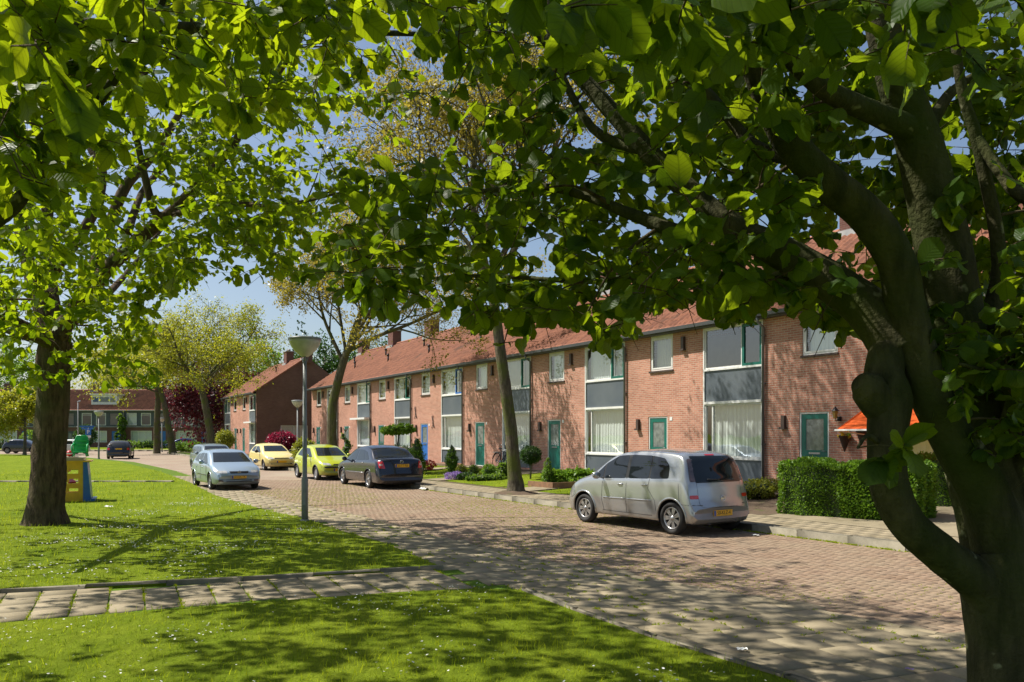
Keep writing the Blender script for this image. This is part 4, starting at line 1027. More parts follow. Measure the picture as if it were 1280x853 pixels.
# sloping front gardens (soil), from pavement up to the wall foot
mb=MB(); wl=[(21.5-.595*z,z) for z in (-4,9,12.67,15.3,22.2,27.2,38.9,63.0,80)]
A=offs(kerb,1.70)
for i in range(len(A)-1):
    for q in range(10):
        c_=[]
        for (p_,w_,t_) in ((A[i],wl[i],q/10),(A[i],wl[i],(q+1)/10),(A[i+1],wl[i+1],(q+1)/10),(A[i+1],wl[i+1],q/10)):
            X_=p_[0]+(w_[0]+.1-p_[0])*t_; Y_=p_[1]+(w_[1]-p_[1])*t_; c_.append((X_,Y_,gz(X_,Y_)))
        mb.quad(*c_)
    mb.quad((A[i][0],A[i][1],-.1),(A[i][0],A[i][1],.115),(A[i+1][0],A[i+1][1],.115),(A[i+1][0],A[i+1][1],-.1))
o=mb.build('garden_ground',M['soil']); o['kind']='structure'
def gardenpt(px,py):      # where the sight line meets the sloping garden
    z=.2
    for _ in range(12):
        p=gnd(px,py,z); z=.5*z+.5*gz(p.x,p.y)
    return gnd(px,py,z)
def garden_sheet(name,poly,mat,dz=.012):
    V=[(p[0],p[1],gz(p[0],p[1])+dz) for p in poly]
    tris=tessellate_polygon([[Vector((p[0],p[1],0)) for p in poly]])
    mb=MB(); mb.add(V,[tuple(t) for t in tris]); 
    o=mb.build(name,mat); o['kind']='structure'
    return o
def fac(s_z,d):   # point at facade depth coordinate s_z (its z), d metres in front of the wall
    return (21.5-.595*s_z-.8594*d, s_z-.5113*d)
# lawns and entrance paths in front of each house: (party z .. )
glawns=[]
for k in range(1,8):
    z0=kz[k]; dz_=5.55
    d0,d1=(1.1,5.35)
    pa=[fac(z0-1.75-.15,1.0),fac(z0-1.9,5.3),fac(z0-dz_+.15,5.3),fac(z0-dz_+.15,1.0)]
    if k in (3,4,5,6): glawns.append(pa); garden_sheet('front_lawn',pa,M['grass'])
    pp=[fac(z0-.75,.0),fac(z0-.75,5.5),fac(z0-1.75,5.5),fac(z0-1.75,.0)]
    garden_sheet('garden_path',pp,M['slab'],.02)
    ps=[fac(z0-.05,1.0),fac(z0-.05,5.3),fac(z0-.65,5.3),fac(z0-.65,1.0)]
    if k in (4,5,6): glawns.append(ps); garden_sheet('front_lawn',ps,M['grass'])
# far side: pavement + gardens before the far row
sheet('pavement_far' if False else 'pavement',[(-125,92.14),(45,92.14),(45,96),(-125,96)],.1,M['slab'],z0=-.1)
sheet('verge',[(-125,96),(45,96),(45,125),(-125,125)],.09,M['grass'],z0=-.1)
edging('kerb',[(-125,92),(45,92)],.14,.12,0,1.0,M['kerb'])
# ---------------------------------------------------------------- grass, daisies, joint weeds
def blades(name,polys,fz,rate,hgt,wid,ymax,mat,kind='stuff',label=None,seed=1,ymin=4.5,xk=.66):
    rg=np.random.default_rng(seed); P=[]
    tot=0
    y=ymin
    while y<ymax:
        dy=max(.5,y*.08); 
        x0,x1=-y*xk-.8,y*xk+.8
        nb=int(rate/(y*y)*dy*(x1-x0)*36)
        X=rg.uniform(x0,x1,nb); Y=rg.uniform(y,y+dy,nb)
        inside=np.zeros(nb,bool)
        for poly in polys:
            r=np.zeros(nb,bool); n=len(poly); j=n-1
            for i in range(n):
                xi,yi=poly[i];xj,yj=poly[j]
                if yi!=yj:
                    c=((yi>Y)!=(yj>Y))&(X<(xj-xi)*(Y-yi)/(yj-yi)+xi); r^=c
                j=i
            inside|=r
        P.append(np.stack([X[inside],Y[inside]],1)); y+=dy
    P=np.concatenate(P); n=len(P)
    z=fz(P[:,0],P[:,1]); sc=np.clip(P[:,1]/9,.8,4)**.75
    a=rg.uniform(0,2*np.pi,n); h=hgt*rg.uniform(.4,1.5,n)*np.clip(sc,.8,1.5); w=wid*sc*rg.uniform(.7,1.3,n)
    cl=np.sin(P[:,0]*2.1+np.sin(P[:,1]*1.3))*np.sin(P[:,1]*2.7+np.cos(P[:,0]*1.7)); h*=1+.35*cl
    la=rg.uniform(0,2*np.pi,n); lean=h*rg.uniform(.1,.9,n)
    B=np.stack([P[:,0],P[:,1],z-.01],1); d=np.stack([np.cos(a),np.sin(a),0*a],1)*w[:,None]/2
    ln=np.stack([np.cos(la),np.sin(la),0*la],1)*lean[:,None]
    up=np.array([0,0,1.0])[None]*h[:,None]
    V=np.stack([B-d,B+d,B+d*.6+ln*.4+up*.6,B-d*.6+ln*.4+up*.6,B+ln+up],1).reshape(-1,3)
    i=np.arange(n)[:,None]*5
    F1=np.concatenate([i,i+1,i+2,i+3],1); F2=np.concatenate([i+3,i+2,i+4,i+4],1)
    Fq=F1; 
    # quads for the base and a narrow tip quad
    V2=V.reshape(n,5,3); tip=V2[:,4]; V3=np.concatenate([V2[:,:4],(tip-d*.12)[:,None],(tip+d*.12)[:,None]],1).reshape(-1,3)
    i=np.arange(n)[:,None]*6
    Fc=np.concatenate([np.concatenate([i,i+1,i+2,i+3],1),np.concatenate([i+3,i+2,i+5,i+4],1)],0)
    cc=np.clip(.5+.35*np.sin(P[:,0]*1.1+np.sin(P[:,1]*.8)*2)*np.sin(P[:,1]*1.5+1)+.2*np.sin(P[:,0]*5+P[:,1]*3)*np.sin(P[:,1]*6)+rg.normal(0,.33,n),0,1); c=np.tile(cc,2)
    o=npmesh(name,V3,Fc,mat,col=c); o['kind']=kind
    if label: o['label']=label
    return o
lf=lambda zz:(lambda X,Y:np.full(len(X),zz))
blades('grass',[lawn1],lf(.03),420,.055,.0075,40,M['grass_blade'],label='lawn grass on the far side of the footpath',seed=2,ymin=8)
blades('grass',[lawn2],lf(.02),430,.062,.0075,10.5,M['grass_blade'],label='lawn grass in the near corner',seed=3)
blades('grass',glawns,lambda X,Y:np.array([gz(a,b)+.012 for a,b in zip(X,Y)]),160,.06,.011,52,M['grass_blade'],label='short grass of the front gardens',seed=4,ymin=10)
def weeds(name,polys,rate,ymax,seed,z,fn):
    """little tufts in the joints"""
    rg=random.Random(seed); V=[];Fc=[];col=[]
    for (x,y,s,z) in fn(rg):
        for _ in range(rg.randint(3,8)):
            a=rg.uniform(0,6.28); r=rg.uniform(0,.03)*s; h=rg.uniform(.008,.028)*s; w=.006*s; zb_=z
            bx,by=x+r*math.cos(a),y+r*math.sin(a); lx,ly=math.cos(a*2)*h*.9,math.sin(a*2)*h*.9; i=len(V)
            V+= [(bx-w,by,z),(bx+w,by,z),(bx+lx+w*.3,by+ly,z+h),(bx+lx-w*.3,by+ly,z+h)]; Fc.append((i,i+1,i+2,i+3)); col.append(rg.random())
    o=npmesh(name,V,Fc,M['grass_blade'],col=col); o['kind']='stuff'; o['label']='weeds growing in the paving joints'; return o
def wf_slab(rg):
    a2=math.atan2(.48,1); ca,sa=math.cos(a2),math.sin(a2)
    for i in range(-36,24):
        for j in range(-6,6):
            for q in range(10):
                v=rg.random(); uu=i*.36; vv=(j+v)*.42
                x=-5.9+uu*ca-vv*sa; y=9.35+uu*sa+vv*ca
                if y>6 and inpoly(x,y,tl2) and math.sin(i*3.1+j*1.7)+rg.random()>.3: yield (x,y,.9,.004)
    a2=math.atan2(.385,1); ca,sa=math.cos(a2),math.sin(a2)
    for i in range(-60,60):
        for j in range(-40,40):
            for q in range(7):
                if rg.random()<.5: uu=(i+rg.random())*.42; vv=j*.42
                else: uu=(i+(.5 if j%2 else 0))*.42; vv=(j+rg.random())*.42
                x=2+uu*ca-vv*sa; y=6.2+uu*sa+vv*ca
                if 4<y<26 and inpoly(x,y,tl1) and math.sin(x*1.9)+math.sin(y*2.3+x)+rg.random()*1.6>.55: yield (x,y,1.0,.004)
    ca,sa=math.cos(ang),math.sin(ang)
    for _ in range(60000):
        x=rg.uniform(-9,9); y=rg.uniform(7,30)
        # snap to a brick line
        uu=(x-3)*ca+(y-10)*sa; vv=-(x-3)*sa+(y-10)*ca
        if rg.random()<.65: vv=round(vv/.1)*.1
        else: uu=round(uu/.1)*.1
        x=3+uu*ca-vv*sa; y=10+uu*sa+vv*ca
        if inpoly(x,y,brickpoly) and (math.sin(x*.9+1)+math.sin(y*.7+x*.4)+rg.random()*1.3>.6+max(0,(16-y)*.06)-(.0)): yield (x,y,.62,-.003)
    for a,b in zip(kerb[:-4],kerb[1:-3]):
        for _ in range(150):
            t=rg.random(); yield (a[0]+(b[0]-a[0])*t-.03,a[1]+(b[1]-a[1])*t-.02,1.3,.0)
weeds('joint_weeds',None,0,0,9,.0,wf_slab)
def daisies():
    rg=random.Random(12); V=[];Fc=[];mi=[]
    cs=[(rg.uniform(-9,3),rg.uniform(5.5,24)) for _ in range(85)]
    for _ in range(5200):
        c=rg.choice(cs); x=c[0]+rg.gauss(0,.32)+(rg.gauss(0,1) if rg.random()<.15 else 0); y=c[1]+rg.gauss(0,.28)
        if not (inpoly(x,y,lawn1) or inpoly(x,y,lawn2)) or y<4.6: continue
        z=.02+rg.uniform(.045,.075); r=rg.uniform(.007,.0125)*(1 if y<10 else 1.25); tx=rg.uniform(-.5,.5); ty=rg.uniform(-.5,.3)
        i=len(V)
        for k in range(6):
            a=k*math.pi/3; V.append((x+r*math.cos(a),y+r*math.sin(a),z+tx*r*math.cos(a)+ty*r*math.sin(a)))
        Fc+= [(i,i+1,i+2,i+3),(i,i+3,i+4,i+5)]
    o=npmesh('daisies',V,Fc,M['flower_white'],col=[.5]*len(Fc)); o['kind']='stuff'; o['label']='white daisies scattered in the lawn'
daisies()
# ---------------------------------------------------------------- trees and plants
# leaf outlines in their own plane: (along, across), folded at the midrib
def leaf_template(kind):
    if kind=='big':   # broad obovate leaf with a wavy edge
        rib=[(0,0,0),(.3,0,.02),(.62,0,.0),(1.0,0,-.16)]
        Lf=[(.10,.16,.03),(.36,.36,.07),(.66,.40,.04),(.90,.20,-.07)]
    elif kind=='mid':
        rib=[(0,0,0),(.5,0,.02),(1.0,0,-.14)]; Lf=[(.2,.28,.06),(.68,.36,.03)]
        V=rib+[(a,b,c) for a,b,c in Lf]+[(a,-b,c) for a,b,c in Lf]
        F_=[(0,1,3,3),(1,4,3,3)]
        return np.array(V),np.array([(0,3,4,1),(1,4,2,2),(0,1,6,5),(1,2,6,6)][:0]+[(0,1,4,3),(1,2,4,4),(0,5,6,1),(1,6,2,2)])
    V=rib+Lf+[(a,-b,c) for a,b,c in Lf]
    return np.array(V),np.array([(0,1,5,4),(1,2,6,5),(2,3,7,6),(0,8,9,1),(1,9,10,2),(2,10,11,3)])
TPL={}
def _tpl():
    # all quads without degenerate faces
    ts=[0,.13,.3,.48,.66,.84,1.0]; wd=[.03,.20,.33,.41,.42,.30,.03]; ad=[.0,-.06,-.03,.0,.03,.06,.0]
    rib=[(t,0,.05*math.sin(t*3)-.16*t*t) for t in ts]; Lf=[(t+a_,w_,.07*math.sin(t*3)-.14*t*t+.02*(-1)**i) for i,(t,w_,a_) in enumerate(zip(ts,wd,ad))]
    V=np.array(rib+Lf+[(a,-b,c+.01) for a,b,c in Lf]); F_=np.array([(i,i+1,8+i,7+i) for i in range(6)]+[(i,14+i,15+i,i+1) for i in range(6)])
    TPL['big']=(V,F_)
    V=np.array([(0,0,0),(.5,0,.05),(1,0,-.10),(.18,.26,.04),(.72,.33,.0),(.18,-.26,.04),(.72,-.33,.0)]); F_=np.array([(0,1,4,3),(1,2,4,4),(0,5,6,1),(1,6,2,2)])
    V=np.array([(0,0,0),(.5,0,.05),(1,0,-.10),(.15,.24,.03),(.78,.33,-.02),(.15,-.24,.03),(.78,-.33,-.02)])
    # tip kept as quads by splitting along the rib
    F_=np.array([(0,1,4,3),(0,5,6,1)]); V2=np.concatenate([V,np.array([(.9,.14,-.07),(.9,-.14,-.07)])]); F_=np.array([(0,1,4,3),(1,2,7,4),(0,5,6,1),(1,6,8,2)])
    TPL['mid']=(V2,F_)
    TPL['small']=(np.array([(0,0,0),(.5,.32,.06),(1,0,-.05),(.5,-.32,.06)]),np.array([(0,3,2,1)]))
    TPL['blade']=(np.array([(0,.06,0),(.5,.10,.04),(1,.0,-.02),(.5,-.10,.04)]),np.array([(0,3,2,1)]))
_tpl()
def leaves(name,P,D,S,mat,parent,kind='mid',seed=0,droop=.3,flat=.55):
    """P base points, D growth directions, S sizes"""
    rg=np.random.default_rng(seed); P=np.asarray(P,float); D=np.asarray(D,float); S=np.asarray(S,float); n=len(P)
    if n==0: return None
    S=S*rg.choice([.55,.8,1.0,1.12],n,p=[.15,.3,.35,.2])
    D=D/np.linalg.norm(D,axis=1,keepdims=True)
    D=D+rg.normal(0,.25,(n,3)); D[:,2]-=droop; D/=np.linalg.norm(D,axis=1,keepdims=True)
    upv=np.array([0,0,1.0])[None]*flat+rg.normal(0,.5,(n,3)); W=np.cross(upv,D); W/=np.linalg.norm(W,axis=1,keepdims=True)+1e-9
    Nn=np.cross(D,W); T,Fq=TPL[kind]; k=len(T)
    wav=1+rg.normal(0,.07,(n,k)) ; cur=rg.uniform(.3,2.2,n)[:,None]
    V=P[:,None]+S[:,None,None]*(D[:,None]*(T[None,:,0:1]*wav[:,:,None])+W[:,None]*(T[None,:,1:2]*wav[:,:,None])+Nn[:,None]*((T[None,:,2]*cur)[:,:,None]))
    V=V.reshape(-1,3); Fc=(Fq[None]+(np.arange(n)*k)[:,None,None]).reshape(-1,4)
    r=np.repeat(rg.random(n),len(Fq))
    o=npmesh(name,V,Fc,mat,parent,kind!='small',r)
    if kind=='big':
        for nm,c_ in (('lu',T[:,0]),('lv',T[:,1])):
            a=o.data.attributes.new(nm,'FLOAT','POINT'); a.data.foreach_set('value',np.tile(c_,n).astype(np.float32))
    return o
def tree_root(name,label,cat,loc,group=None): return thing(name,label,cat,loc,0,group)
def rel(P,o): return [Vector(p)-o for p in P]
# ---- recursive tree for the street
class Tree:
    def __init__(s,seed): s.r=random.Random(seed); s.mb=MB(); s.LP=[];s.LD=[];s.LS=[]
    def rv(s): return Vector((s.r.gauss(0,1),s.r.gauss(0,1),s.r.gauss(0,1)))
    def limb(s,p,d,L_,r,lev,par):
        if lev>par['levels'] : return
        seg=4 if lev<3 else 3; pts=[p]; rad=[r]; q=p; dd=d.normalized()
        for i in range(seg):
            dd=(dd+s.rv()*par['wob']*(1 if lev<3 else 1.3)+Vector((0,0,par['up'] if lev<2 else par['up2']))).normalized()
            q=q+dd*L_/seg; pts.append(q); rad.append(max(.0035,r*(1-.68*(i+1)/seg)))
        if lev<=1: pts,rad=spline(pts,rad,3)
        s.mb.tube(pts,rad,[9,7,5,4,3,3][min(lev,5)],cap=False)
        if lev>=par['levels']-1 and par['dens']>0:
            nl=par['dens']
            for i in range(s.r.randint(int(nl*.6),int(nl*1.3)+1)):
                t=s.r.random()**.7; k=min(int(t*(len(pts)-1)),len(pts)-2); pp=pts[k].lerp(pts[k+1],t*(len(pts)-1)-k)
                s.LP.append(pp+s.rv()*par['spread']); s.LD.append(dd+s.rv()*.9); s.LS.append(par['leaf']*s.r.uniform(.6,1.3))
        if lev<par['levels']:
            nc=par['kids'][lev]
            for i in range(nc):
                t=.25+.75*(i+s.r.random())/nc; t=min(t,1); k=min(int(t*(len(pts)-1)),len(pts)-2)
                pp=pts[k].lerp(pts[k+1],t*(len(pts)-1)-k); dl=(pts[k+1]-pts[k]).normalized()
                side=s.rv(); side=(side-dl*side.dot(dl)).normalized()
                nd=(dl*par['fwd']+side*par['ang']).normalized()
                s.limb(pp,nd,L_*par['lr']*s.r.uniform(.7,1.15)*(1.1-.4*t),rad[k]*par.get('thin',.62),lev+1,par)
PAR=dict(levels=4,wob=.16,up=.10,up2=.03,dens=6,spread=.06,leaf=.08,kids=[0,7,6,5,4],fwd=.75,ang=.75,lr=.62)
def street_tree(label,base,trunk,tr,par,leafm,seed,n1=6,L1=4.5,barkm='bark_street',spread1=.8,group='street trees',kind='small',crownlabel=None,name='street_tree'):
    """base: world point; trunk: list of offsets and radii up to the fork"""
    root=tree_root(name,label,'tree',base,group); T=Tree(seed); pp=dict(PAR); pp.update(par)
    P=[Vector(t[:3]) for t in trunk]; R=[t[3] for t in trunk]; sp,sr=spline(P,R,4)
    mb=MB(); mb.tube(sp,sr,14,jit=.05); mb.build('trunk',M[barkm],root)
    top=P[-1]; d0=(P[-1]-P[-2]).normalized()
    for i in range(n1):
        a=2*math.pi*i/n1+T.r.uniform(-.4,.4); k=T.r.uniform(.45,1.0)*spread1
        h=-T.r.uniform(0,tr)*(i/n1)
        d=(d0*1.0+Vector((math.cos(a)*k,math.sin(a)*k,0))).normalized()
        T.limb(top+d0*h*1.0-d*.1,d,L1*T.r.uniform(.8,1.2),R[-1]*T.r.uniform(.5,.72),1,pp)
    T.mb.build('branches',M[barkm],root)
    leaves('crown',T.LP,T.LD,T.LS,M[leafm],root,kind,seed,.1,.3)
    return root
import time as _t; _t0=_t.time()
# tall tree on the kerb by the silver car
b=gnd(645,617,.12)
k=.0254
street_tree('tall leaning street tree with nearly bare yellowish crown, left of the silver car',b,
 [(0,0,-.1,.40),(0,0,.12,.28),(-.05,0,.6,.205),(-.12,0,1.6,.185),(-.32,0,3.2,.17),(-.55,.05,4.9,.155),(-.75,.1,6.3,.14)],1.2,
 dict(levels=5,thin=.70,kids=[0,6,5,4,4,0],dens=7,leaf=.11,spread=.14,up=.15,up2=.03,lr=.64,wob=.17),'leaf_yellow',11,n1=8,L1=6.0,spread1=.85)
# second, forked one behind the yellow cars
b=Vector((-8.1,36.2,.12))
street_tree('slender forked street tree with sparse yellow buds behind the lime yellow hatchback',b,
 [(0,0,-.1,.38),(0,0,.2,.27),(-.05,0,1.5,.22),(.0,0,3.2,.20),(.35,0,4.6,.18),(.62,.0,5.5,.16)],1.0,
 dict(levels=5,kids=[0,6,5,4,4,0],dens=8,leaf=.12,spread=.16,up=.14,lr=.63,wob=.16),'leaf_yellow',5,n1=7,L1=5.4,spread1=.95)
# curb trees further down
b=Vector((-21.9,58.5,.0))
street_tree('leaning street tree with yellow green crown, left of the short block',b,
 [(0,0,-.1,.42),(0,0,.3,.32),(-.15,0,2,.28),(-.6,0,4.4,.24),(-.9,0,5.6,.2)],1.0,
 dict(levels=4,kids=[0,7,6,6,0],dens=15,leaf=.15,spread=.25,up=.05,up2=-.03,lr=.6,wob=.2),'leaf_spring',8,n1=7,L1=5.3,spread1=1.3)
b=Vector((-35.6,80.2,.0))
street_tree('left one of the two thin trees at the bend, its trunk lopped with short stubs',b,
 [(0,0,-.1,.42),(0,0,.3,.34),(0,0,2.5,.30),(.1,0,5.2,.26),(.0,0,6.4,.2)],1.0,
 dict(levels=4,kids=[0,5,5,4,0],dens=4,leaf=.20,spread=.4,up=.08,lr=.6,wob=.2),'leaf_spring',9,n1=5,L1=4.0,spread1=1.2)
b=Vector((-33.3,78.0,.0))
street_tree('right one of the two thin trees at the bend, curved trunk and yellow green crown',b,
 [(.3,0,-.1,.44),(.2,0,.3,.36),(-.1,0,2.2,.30),(-.6,0,4.8,.26),(-1.1,0,6.6,.2)],1.0,
 dict(levels=4,kids=[0,6,5,5,0],dens=5,leaf=.21,spread=.45,up=.05,lr=.62,wob=.2),'leaf_spring',10,n1=7,L1=5.0,spread1=1.3)
b=Vector((-45.2,74.2,.0))
street_tree('small sapling with hanging yellow green leaves left of the thick trunk',b,
 [(0,0,-.1,.26),(0,0,.3,.15),(.05,0,2.0,.12),(0,0,3.4,.09)],.8,
 dict(levels=3,kids=[0,8,7,0],dens=30,leaf=.24,spread=.28,up=.0,up2=-.12,lr=.55,wob=.2),'leaf_spring',12,n1=8,L1=2.6,spread1=1.2,barkm='bark_far')
def crown_cloud(root,blobs,n,size,mat,seed,name='crown',kind='mid',hollow=.55,droop=.2,lumpy=1.0,per=45):
    """leaf clumps spread through uneven lobes: many small clumps with gaps"""
    rg=np.random.default_rng(seed); P=[];D=[];S=[]
    tot=sum(b[3]*b[4]*b[5] for b in blobs)
    for (x,y,z,rx,ry,rz) in blobs:
        m_=int(n*rx*ry*rz/tot); nc=max(8,m_//per)
        v=rg.normal(0,1,(nc,3)); v/=np.linalg.norm(v,axis=1,keepdims=True); rr=rg.uniform(hollow**3,1,nc)**(1/3)
        lump=1+lumpy*(.18*np.sin(v[:,0]*5+seed)+.15*np.sin(v[:,1]*7+v[:,2]*4))
        c=np.array([x,y,z])+v*np.array([rx,ry,rz])*(rr*lump)[:,None]
        idx=rg.integers(0,nc,m_); off=rg.normal(0,1,(m_,3))*min(rx,ry,rz)*.13
        P.append(c[idx]+off); D.append(v[idx]+rg.normal(0,.6,(m_,3))); S.append(size*rg.uniform(.6,1.35,m_))
    return leaves(name,np.concatenate(P),np.concatenate(D),np.concatenate(S),M[mat],root,kind,seed,droop,.5)
def big_far_tree(label,base,h,r,mat,seed,n=9000,size=.35,cz=.6,name='tree',blobs=None,cat='tree',group=None,kind='small'):
    root=tree_root(name,label,cat,base,group); rr=random.Random(seed)
    mb=MB(); mb.tube([(0,0,-.1),(0,0,h*.15),(.1,0,h*.45),(.0,.1,h*.8)],[r*.10,r*.075,r*.06,r*.02],9)
    for i in range(9):
        a=i*2.4; z=h*(.25+.06*i); e=r*.75*(1-.06*i)
        mb.tube([(0,0,z),(math.cos(a)*e*.5,math.sin(a)*e*.5,z+e*.25),(math.cos(a)*e,math.sin(a)*e,z+e*.6)],[r*.035,r*.022,r*.008],5)
    mb.build('trunk',M['bark_far'],root)
    if blobs is None:
        blobs=[(0,0,h*cz,r*.8,r*.8,h*(1-cz)*.95)]
        for i in range(7):
            a=i*.9+rr.random(); q=r*.55; blobs.append((math.cos(a)*q,math.sin(a)*q,h*(cz-.12+.3*rr.random()),r*.45,r*.45,r*.42))
    crown_cloud(root,blobs,n,size,mat,seed,kind=kind); return root
big_far_tree('purple leaved copper beech beside the short block at the bend',Vector((-32.5,86,0)),11.5,5.2,'leaf_purple',21,16000,.30,.52,name='beech_tree')
G_F='trees behind the far roofs'
far=[('tall dark green round tree behind the roofs between the two blocks',(-30,128,0),18,7,'leaf_dark',0),
     ('dark pointed conifer peeping over the roof of the short block',(-37,140,0),22.0,3.2,'leaf_blue',1),
     ('pale green loose tree above the roof of the far row, left of the dormer',(-62,142,0),21,9,'leaf_fresh',0),
     ('bright green tree behind the dormer house roof',(-75,150,0),22,9,'leaf_spring',0),
     ('green tree rising behind the purple beech',(-46,138,0),20,8,'leaf_fresh',0),
     ('green tree behind the short block ridge, right of its chimneys',(-25,150,0),20,7,'leaf_dark',0),
     ('tree at the left edge behind the far row',(-95,145,0),20,10,'leaf_fresh',0),
     ('tree crown in the gap between the far row and the short block',(-38,110,0),10.5,4.5,'leaf_spring',0)]
for i,(lb_,p,h,r,mt,kk) in enumerate(far):
    if kk==1:
        bl=[(0,0,h*(.3+.65*t/9),r*(1-.9*t/9)+.3,r*(1-.9*t/9)+.3,h*.05) for t in range(10)]
        big_far_tree(lb_,Vector(p),h,r,mt,40+i,7000,.4,name='conifer_tree',group=G_F,blobs=bl)
    else: big_far_tree(lb_,Vector(p),h,r,mt,40+i,9000,.5,group=G_F)
# ---------------------------------------------------------------- the near trees
BOUND=[(-400,520),(-40,520),(0,478),(40,487),(75,480),(110,462),(135,480),(165,478),(200,470),(186,440),(150,415),(180,385),(215,372),(250,352),(300,345),(350,340),(385,352),(430,372),(470,392),(500,388),(540,378),(570,395),(610,402),(632,440),(655,420),(690,395),(725,402),(745,432),(775,425),(800,395),(832,378),(860,372),(905,392),(935,402),(960,388),(1000,385),(1035,410),(1062,425),(1075,400),(1110,420),(1150,470),(1170,560),(1190,592),(1290,598),(1500,620)]
def lower(x):
    for a,b in zip(BOUND[:-1],BOUND[1:]):
        if a[0]<=x<=b[0]: return a[1]+(b[1]-a[1])*(x-a[0])/(b[0]-a[0]+1e-9)
    return 450
GAPS=[([(250,325),(275,312),(330,312),(350,345),(300,352),(250,350)],.3),
      ([(160,225),(225,205),(262,230),(262,285),(232,300),(190,292),(165,262)],.55),
      ([(262,140),(330,120),(350,150),(345,215),(300,230),(262,200)],.7),
      ([(430,60),(500,30),(600,60),(645,130),(640,185),(560,215),(470,222),(430,190),(405,140)],.27),
      ([(860,160),(905,165),(905,235),(850,210)],.2),
      ([(1150,100),(1290,85),(1290,200),(1215,245),(1155,170)],.55),
      ([(1205,240),(1290,235),(1290,335),(1215,300)],.6),
      ([(165,150),(205,150),(210,205),(170,210)],.6)]
def keep(P,rr):
    if P.y>.4 and 1.2<P.y<4.3 and 1060<640+P.x/P.y*1000<1290 and 544-(P.z-H)/P.y*1000>60 and not (640+P.x/P.y*1000>1165 and 544-(P.z-H)/P.y*1000>430) and rr.random()<.72: return False
    if P.y<.4: return True
    px=640+P.x/P.y*1000; py=544-(P.z-H)/P.y*1000
    if px<-60 or px>1340 or py<-60: return True
    lb_=lower(px)+ (14*math.sin(px*.11)+9*math.sin(px*.31+1))*.5
    if py>lb_-4: return False
    for poly,d in GAPS:
        if inpoly(px,py,poly): return rr.random()<d
    # never in front of the near trunk's open side
    return True
class NearTree:
    def __init__(s,label,base,seed,name='broadleaf_tree'):
        s.o=Vector(base); s.root=tree_root(name,label,'tree',s.o); s.r=random.Random(seed); s.seed=seed
        s.tw=MB(); s.nodes=[]; s.LP=[];s.LD=[];s.LS=[]; s.big=MB()
    def limb(s,pts,rads,n=12,trunk=False,k=5,jit=.05):
        P,R=spline(pts,rads,k)
        if n>=12:
            P2,R2=spline(pts,rads,14); bark_tube(s.big if trunk is False else trunk,[p-s.o for p in P2],R2,36,seed=len(pts)+rads[0]*31)
        else: (s.big if trunk is False else trunk).tube([p-s.o for p in P],R,n,jit=jit,cap=True)
        for p,r in zip(P,R):
            if r<.2: s.nodes.append((p.copy(),r))
    def spray(s,c,size,leaf,nl,droop=.0,clip=True):
        """a leafy clump at c joined to the nearest wood by a thin curved branch"""
        r=s.r
        if clip and not keep(c,r): return False
        best=min(s.nodes,key=lambda q:(q[0]-c).length_squared*(1+ .8*max(0,q[0].z-c.z)))
        a=best[0]; d=(c-a); L_=d.length
        if L_>.15:
            mid=a.lerp(c,.5)+Vector((r.gauss(0,.06),r.gauss(0,.06),.06+.05*r.random()))*min(L_,1.5)
            rad0=min(best[1]*.7,.008+.010*L_); P,R=spline([a,mid,c],[rad0,rad0*.6,.004],4)
            s.tw.tube([p-s.o for p in P],R,5,cap=False); 
            for p,q in list(zip(P,R))[2:]: s.nodes.append((p.copy(),q))
        dd=d.normalized() if L_>.01 else Vector((0,0,1))
        for t in range(max(2,nl//6)):
            td=(dd*.6+Vector((r.gauss(0,.8),r.gauss(0,.8),r.gauss(0,.35)))).normalized(); tl=size*r.uniform(.6,1.2)
            e=c+td*tl; m_=c.lerp(e,.5)+Vector((0,0,.04*tl))
            s.tw.tube([c-s.o,m_-s.o,e-s.o],[.0045,.003,.0015],3,cap=False)
            for j in range(6):
                u_=(j+r.random())/6; p=c.lerp(m_,u_*2) if u_<.5 else m_.lerp(e,u_*2-1)
                sd=Vector((r.gauss(0,1),r.gauss(0,1),r.gauss(0,.5)))
                q=p-s.o; 
                if clip:
                    wp=p+Vector((0,0,-leaf*.6))
                    if wp.y>.4:
                        px=640+wp.x/wp.y*1000; py=544-(wp.z-H)/wp.y*1000
                        if py>lower(px)+10 and -60<px<1340: continue
                s.LP.append(tuple(q)); s.LD.append(tuple(td*.7+sd.normalized())); s.LS.append(leaf*r.uniform(.65,1.25))
        return True
    def finish(s,leafm,kind,barkm='bark_fore',droop=.55):
        s.big.build('branches',M[barkm],s.root); s.tw.build('twigs',M['bark'],s.root)
        o=leaves('crown',s.LP,s.LD,s.LS,M[leafm],s.root,kind,s.seed,droop,.55); return o
# ---- tree 1: the big leaning trunk at the right
t1=NearTree('foreground tree with several heavy dark limbs and large drooping leaves at the right edge',(2.50,4.0,0),3)
tr=MB()
A=lambda px,py,d: at(px,py,d)
t1.limb([Vector((2.56,4.0,-.1)),Vector((2.54,4.0,.25)),A(1264,880,4.0),A(1263,800,4.0),A(1254,735,4.0),A(1248,690,4.02)],[.42,.27,.205,.20,.195,.17],20,trunk=tr)
# main diagonal limb
t1.limb([A(1264,760,4.02),A(1250,675,3.98),A(1226,610,3.94),A(1190,548,3.9),A(1160,485,3.88),A(1134,395,3.86),A(1119,325,3.84),A(1082,268,3.8),A(1030,225,3.74),A(985,175,3.7),A(955,115,3.66),A(930,50,3.6),A(900,-30,3.5),A(860,-150,3.4)],[.160,.132,.114,.100,.092,.088,.086,.085,.08,.07,.06,.052,.045,.03],16,trunk=tr)
